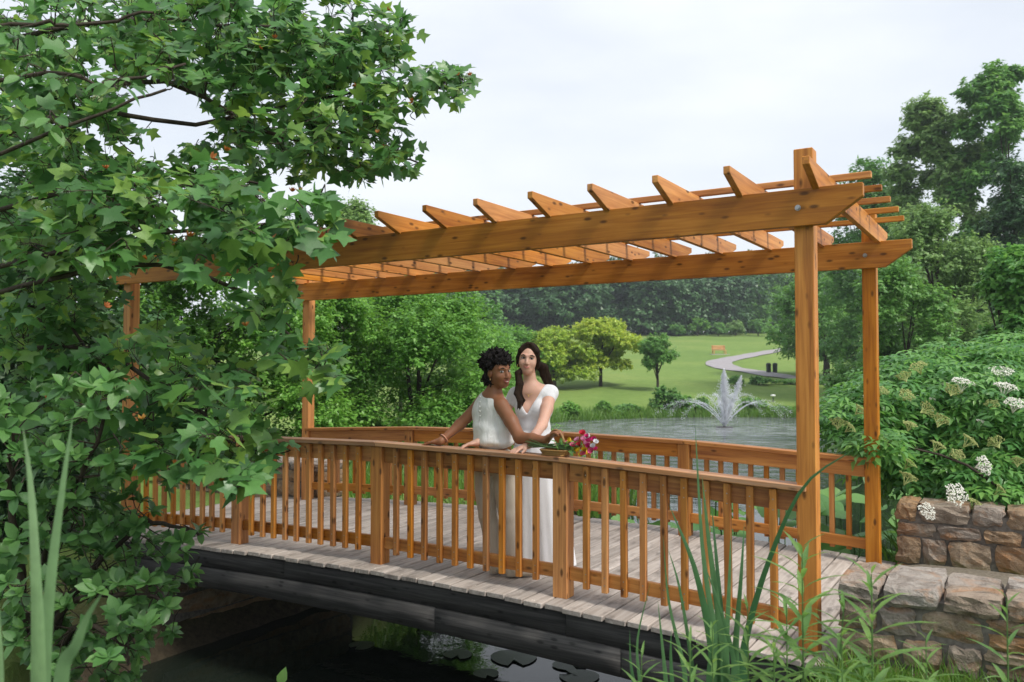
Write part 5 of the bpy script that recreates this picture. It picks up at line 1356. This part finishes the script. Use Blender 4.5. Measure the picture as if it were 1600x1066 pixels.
# ------------------------------------------------------------------ person in the long white dress, facing the camera
def person_two():
    p0 = np.array((W(843, 880, 6.50)[0], 6.50, zD(s_at(843, .5))))
    root = thing('person', 'person in long white V-neck dress with long dark brown hair, facing the camera', 'person', p0)
    TR = axes(-14); sd, fw = TR[:, 0], TR[:, 1]
    ch = W(834, 638, 6.46); waist = W(835, 668, 6.46); pel = W(839, 700, 6.47); nb = W(830, 605, 6.46)
    ish = W(860, 614, 6.44); osh = W(806, 617, 6.47)       # picture right and picture left shoulders
    iel = W(847, 664, 6.20); iwr = rail_top(826) + (0, .06, .052); ihn = rail_top(806)
    oel = W(768, 668, 6.54); owr = rail_top(746) + (0, .07, .042)
    hc = W(825.5, 561, 6.42); HR = axes(-6, -2, 5)
    lo = np.array((-.50, 5.70, .02)); hi = np.array((.62, 6.98, 1.92))
    S = SDF(lo, hi, .0066)
    S.ell(ch + (0, 0, .02), TR, (.140, .090, .145), .03)
    for x in (-1, 1): S.ell(ch + sd * x * .062 + fw * .062 + (0, 0, -.005), TR, (.062, .055, .062), .03)
    S.ell(waist, TR, (.115, .082, .12), .04); S.ell(pel, TR, (.15, .11, .13), .05)
    S.cone(nb, ish, .045, .046, .05); S.cone(nb, osh, .045, .046, .05); S.cone(nb + (0, 0, -.02), hc + HR @ np.array((0, -.02, -.05)), .052, .048, .03)
    S.ell(nb + (0, 0, -.035) + fw * .02, TR, (.12, .06, .05), .05)
    S.chain([ish, (ish + iel) / 2 + (.004, 0, 0), iel, (iel + iwr) / 2, iwr], [.050, .046, .038, .034, .024], .02)
    hand(S, iwr, unit(ihn - iwr + (-.02, -.03, .012)), np.array((0, .1, -1.0)), 1, (.10, .16), .98, .2)
    S.chain([osh, oel, owr], [.048, .037, .024], .02)
    hand(S, owr, unit(rail_top(720) - owr + (0, -.01, .012)), np.array((.1, 0, -1.0)), -1, (.15, .30), .98, .22)
    g = head(S, hc, HR, 1.0)
    for x in (-.07, .07): S.chain([pel + (x, 0, -.03), np.array((pel[0] + x, pel[1], .5)), np.array((pel[0] + x, pel[1], p0[2] + .05))], [.085, .055, .036], .03)
    for x in (-.07, .07): S.ell(np.array((pel[0] + x, pel[1] - .05, p0[2] + .035)), np.eye(3), (.042, .11, .032), .02)
    body = obj('body', S.mesh('body', SK2, p0), root)
    for x in (-1, 1):
        small_ell('eye', body, g(x * .031, .0755, .001) - p0, HR, (.0155, .0118, .0070), EYEW, 16, unit(np.array((0, 0, CAMZ)) - g(x * .031, .08, .002)), [IRIS])
        tube_obj('eyelashes', body, [g(x * .015, .0865, .006) - p0, g(x * .031, .0885, .0095) - p0, g(x * .048, .077, .004) - p0], [.0018, .0026, .0015], BROW)
        tube_obj('eyebrow', body, [g(x * .013, .093, .020) - p0, g(x * .033, .091, .027) - p0, g(x * .053, .073, .020) - p0], [.0036, .004, .002], BROW)
    LIP = plain('coral lips', (.55, .20, .16), .38, .4, .08)
    xs_ = np.linspace(-.027, .027, 7)
    tube_obj('upper_lip', body, [g(x, .0985 - x * x * 15, -.0665 + (abs(x) / .025) ** 2 * .009) - p0 for x in xs_], [.0015, .0026, .0032, .003, .0032, .0026, .0015], LIP)
    tube_obj('lower_lip', body, [g(x, .0980 - x * x * 15, -.0735 + (abs(x) / .025) ** 2 * .015) - p0 for x in xs_], [.0015, .003, .0038, .004, .0038, .003, .0015], LIP)
    # ---- hair: parted in the middle, one lock in front, a loose tail behind
    S = SDF(hc - np.array((.26, .26, .50)), hc + np.array((.30, .26, .2)), .0055)
    S.ell(g(0, -.026, .042), HR, (.086, .098, .092), .01)
    S.ell(g(0, -.065, -.035), HR, (.072, .055, .10), .03)
    for x in (-1, 1): S.chain([g(x * .012, .052, .112), g(x * .060, .045, .060), g(x * .076, .012, .005), g(x * .074, -.02, -.05)], [.018, .019, .018, .020], .015)
    S.ell(g(0, .075, -.02), HR, (.056, .058, .094), .008, 'sub')
    S.cone(g(0, .095, .085), g(0, .04, .125), .006, .004, .006, 'sub')
    # picture left lock
    for q in range(6):
        o = np.array((rng.normal(0, .008), rng.normal(0, .008), 0))
        S.chain([g(-.074, -.02, .0), W(810, 583, 6.36) + o, W(812.5, 600, 6.335) + o * 1.5, W(810, 615, 6.32) + o * 1.8, W(815, 626, 6.315) + o * 2, W(811 + q * .8, 636 + q, 6.31) + o * 2.2], [.015, .015, .014, .012, .009, .004], .010)
    # tail at picture right, behind
    for q in range(7):
        o = np.array((rng.normal(0, .014), rng.normal(0, .014), rng.normal(0, .006)))
        S.chain([g(.050, -.075, .0), W(848, 574, 6.52) + o, W(852, 588, 6.54) + o * 1.3, W(857, 600, 6.55) + o * 1.3, W(860 + q, 607, 6.55) + o * 1.5], [.03, .025, .022, .017, .008], .014)
    obj('hair', S.mesh('hair', HAIR2, p0), root)
    # ---- dress
    S = SDF(lo, hi, .0085)
    fold = lambda X: .003 * wob(X, 30, .9)
    S.ell(ch + (0, 0, .005), TR, (.153, .103, .135), .03, disp=fold)
    for x in (-1, 1):
        S.ell(ch + sd * x * .062 + fw * .064 + (0, 0, -.005), TR, (.072, .064, .070), .03)
    S.ell(waist, TR, (.128, .098, .11), .04)
    S.ell(nb + (0, 0, -.037) + fw * .02, TR, (.134, .073, .062), .04); S.cone(nb + (0, 0, -.012), ish, .050, .056, .03); S.cone(nb + (0, 0, -.012), osh, .050, .055, .03)
    S.cone(nb + sd * .075 + (0, 0, -.035), ish + (0, 0, -.002), .052, .055, .03) if (sd @ (ish - nb)) > 0 else S.cone(nb - sd * .075 + (0, 0, -.035), ish + (0, 0, -.002), .052, .055, .03)
    S.cone(nb + (osh - nb) * .75 + (0, 0, -.012), osh + (0, 0, -.002), .052, .054, .03)
    S.cone(ish, ish + (iel - ish) * .16, .056, .055, .02); S.cone(osh, osh + (oel - osh) * .16, .055, .053, .02)
    vz = W(822, 647, 6.38)[2]; cx = ch + np.array((-.030, 0, 0))
    def vneck(X):
        q = (X - cx) @ TR; z = X[..., 2] - vz
        return np.maximum(np.abs(q[..., 0] + 0.0) - np.maximum(z, -.02) * .56, -(q[..., 1] + .03))
    S.custom(vneck, np.array((lo[0], lo[1], vz - .03)), np.array((hi[0], hi[1], nb[2] + .12)), .006, 'sub')
    S.ell(nb + (0, 0, .03), TR, (.075, .09, .06), .01, 'sub')
    zt = waist[2] - .03; zb = p0[2] + .004; c0 = np.array(waist); c1 = np.array((W(846, 880, 6.46)[0], 6.46, zb))
    def skirt(X):
        f = np.clip((zt - X[..., 2]) / (zt - zb), 0, 1); c = c0[None, None, None] + (c1 - c0) * f[..., None]
        dx, dy = X[..., 0] - c[..., 0], X[..., 1] - c[..., 1]; th = np.arctan2(dy, dx)
        R_ = .128 + .055 * np.clip(f / .22, 0, 1) ** .8 + .075 * f ** 1.2
        R_ = R_ + .012 * f ** .7 * np.sin(9 * th + 1.5 * np.sin(2 * th) + 1.0) + .006 * f * np.sin(17 * th + 2)
        return (np.hypot(dx, dy * 1.18) - R_) * .85
    S.custom(lambda X: np.maximum(skirt(X), np.maximum(X[..., 2] - zt, zb - X[..., 2])), np.array((lo[0], lo[1], zb - .01)), np.array((hi[0], hi[1], zt + .02)), .02)
    DR = cloth('white crepe', (.80, .81, .84), 9, .4)
    dr = obj('dress', S.mesh('dress', DR, p0), root)
    # empire seam and necklace
    GOLD = plain('gold chain', (.75, .50, .20), .3, .5, .05, Metallic=.8)
    nk = [nb + sd * .052 * math.sin(t) + fw * (.066 + .030 * (1 - abs(t) / 1.5)) + np.array((0, 0, -.075 * math.cos(t) - .012 + .03)) for t in np.linspace(-1.45, 1.45, 13)]
    tube_obj('necklace', root, [q - p0 for q in nk], .0016, GOLD, 5)
    small_ell('pendant', root, nk[6] - p0 + (0, 0, -.01), TR, (.006, .004, .008), GOLD, 8)
    small_ell('earring', root, g(.079, .0, -.058) - p0, HR, (.004, .004, .012), GOLD, 8)
HND = person_one()
person_two()

# ------------------------------------------------------------------ basket and bouquet on the handrail
WICK = wood_mat('wicker', (.26, .13, .045), (.42, .24, .09), (.55, .34, .14), .6, knots=False)
bp = rail_top(868); ds = np.append(BA, 0.0); dt = np.append(BV, 0.0)
bk = thing('wicker_basket', 'shallow wicker basket with arched handle on the handrail', 'basket', bp + (0, 0, .001), BANG)
acc = Acc()
for k in range(6):
    f = k / 5; th = np.linspace(0, 2 * math.pi, 33); ru, rv = .085 + .02 * f, .055 + .012 * f
    ring = np.stack([ru * np.sign(np.cos(th)) * np.abs(np.cos(th)) ** .6, rv * np.sign(np.sin(th)) * np.abs(np.sin(th)) ** .6, .006 + .032 * f + .0025 * np.sin(th * 16 + k * math.pi)], -1)
    acc.add(*tube(ring, .0042 if k < 5 else .006, 5))
th = np.linspace(0, 2 * math.pi, 25)[:-1]
for t in th:
    cs = np.sign(math.cos(t)) * abs(math.cos(t)) ** .6; sn = np.sign(math.sin(t)) * abs(math.sin(t)) ** .6
    acc.add(*tube([(.084 * cs, .054 * sn, .003), (.106 * cs, .068 * sn, .04)], .0035, 4))
for y in np.linspace(-.05, .05, 12): acc.add(*tube([(-.085, y, .005), (.085, y, .005)], .0045, 4))
obj('bowl', acc.mesh('bowl', WICK, True), bk)
hd_ = [(-.070 * math.cos(t) * (1 if abs(math.cos(t)) < .8 else 1), .0, .035 + .140 * math.sin(t)) for t in np.linspace(0, math.pi, 17)]
V, F = tube(hd_, .0065, 7); V2, F2 = tube([(x, y + .010, z) for x, y, z in hd_], .0045, 6)
obj('handle', mesh_np('handle', np.vstack([V, V2]), np.vstack([F, F2 + len(V)]), WICK, smooth=True), bk)
bq = thing('bouquet', 'bouquet of pink, red, yellow and white flowers lying across the basket', 'bouquet', bp + (0, 0, .04), BANG)
acc = Acc()
for k in range(22):
    y0, y1 = rng.normal(0, .018), rng.normal(0, .03)
    acc.add(*tube([(-.205 + rng.normal(0, .012), y0 * 1.6, .035 + rng.normal(0, .016)), (-.05, y0, .022 + rng.normal(0, .006)), (.13 + rng.normal(0, .02), y1, .02 + rng.normal(0, .015))], .0028, 4))
obj('stems', acc.mesh('stems', plain('cut green stem', (.10, .17, .06), .5)), bq)
petal = lance(.42, -.5, .5)
def bloom(mat, kind):
    acc = Acc(); rings = [(5, .35, .55), (7, .75, .8), (9, 1.15, 1.0)] if kind == 0 else [(9, 1.25, 1.0), (6, .9, .7)]
    for n, tl, sc in rings:
        for k in range(n):
            a = 2 * math.pi * k / n + sc * 3; D = np.array((math.cos(a) * math.sin(tl), math.sin(a) * math.sin(tl), math.cos(tl))); Nn = np.array((-math.cos(a) * math.cos(tl), -math.sin(a) * math.cos(tl), math.sin(tl) + .01))
            R = frames(D[None], Nn[None])[0]; acc.add((petal[0] * .026 * sc) @ R.T, petal[1])
    return acc.mesh('bloom', mat)
cols = {'magenta': (.62, .03, .20), 'red': (.62, .04, .07), 'yellow': (.85, .58, .03), 'pink': (.78, .36, .52), 'white': (.85, .84, .86), 'rose': (.70, .10, .25)}
bl_me = {c: bloom(plain(c + ' petals', v, .6, .25, .15, 40), i_ % 2) for i_, (c, v) in enumerate(cols.items())}
spots = [('magenta', 917, 686), ('pink', 912, 690), ('red', 905, 697), ('yellow', 893, 691), ('rose', 887, 697), ('rose', 896, 700), ('magenta', 922, 692), ('magenta', 920, 700), ('red', 909, 702), ('white', 930, 695), ('white', 927, 701), ('yellow', 905, 708), ('yellow', 913, 706), ('yellow', 920, 706), ('yellow', 909, 712), ('yellow', 918, 711), ('magenta', 931, 706), ('rose', 925, 707), ('pink', 903, 691), ('red', 910, 681), ('pink', 917, 697), ('yellow', 900, 706), ('rose', 914, 712), ('magenta', 928, 689), ('white', 922, 684)]
for c, px, py in spots:
    dp_ = rail_top(px)[1] + rng.uniform(-.05, .03)
    q = W(px, py - 2, dp_); d = q - np.array(bq.location); x = d @ ds; y = d @ dt
    o = obj('bloom', bl_me[c], bq); o.location = (float(x), float(y), float(d[2]))
    o.rotation_euler = (rng.uniform(.3, 1.3), rng.normal(.1, .4), rng.uniform(-.6, .6)); s0 = rng.uniform(1.0, 1.35); o.scale = (s0,) * 3
P = []; D = []
for k in range(46):
    P.append((rng.uniform(-.02, .20), rng.normal(0, .03), rng.uniform(.0, .05))); D.append((rng.normal(0.3, .6), rng.normal(0, .7), rng.normal(.3, .5)))
P = np.array(P); R = frames(np.array(D), rng.normal(0, .5, (46, 3)) + (0, -.3, .8))
V, F, T = bake(lance(.28), P, R, rng.uniform(.035, .06, 46), rng.random(46)); o = obj('leaves', mesh_np('leaves', V, F, G['elder'], T), bq); o['kind'] = 'stuff'

# ------------------------------------------------------------------ summer haze over the whole park
bm = bmesh.new(); bmesh.ops.create_cube(bm, size=1)
for v in bm.verts: v.co = Vector((v.co.x * 520, v.co.y * 370 + 90, -3.5 if v.co.z < 0 else 36.0))
hz = M('thin haze')
vol = hz.n('ShaderNodeVolumePrincipled', {'Color': (0.80, 0.86, 0.93, 1), 'Density': 0.0007, 'Anisotropy': 0.2})
hz.t.links.new(vol.outputs[0], hz.out.inputs['Volume'])
o = obj('haze', mesh_bm('haze', bm, hz.m)); o['kind'] = 'stuff'; o['label'] = 'thin pale summer haze in the air over the park'
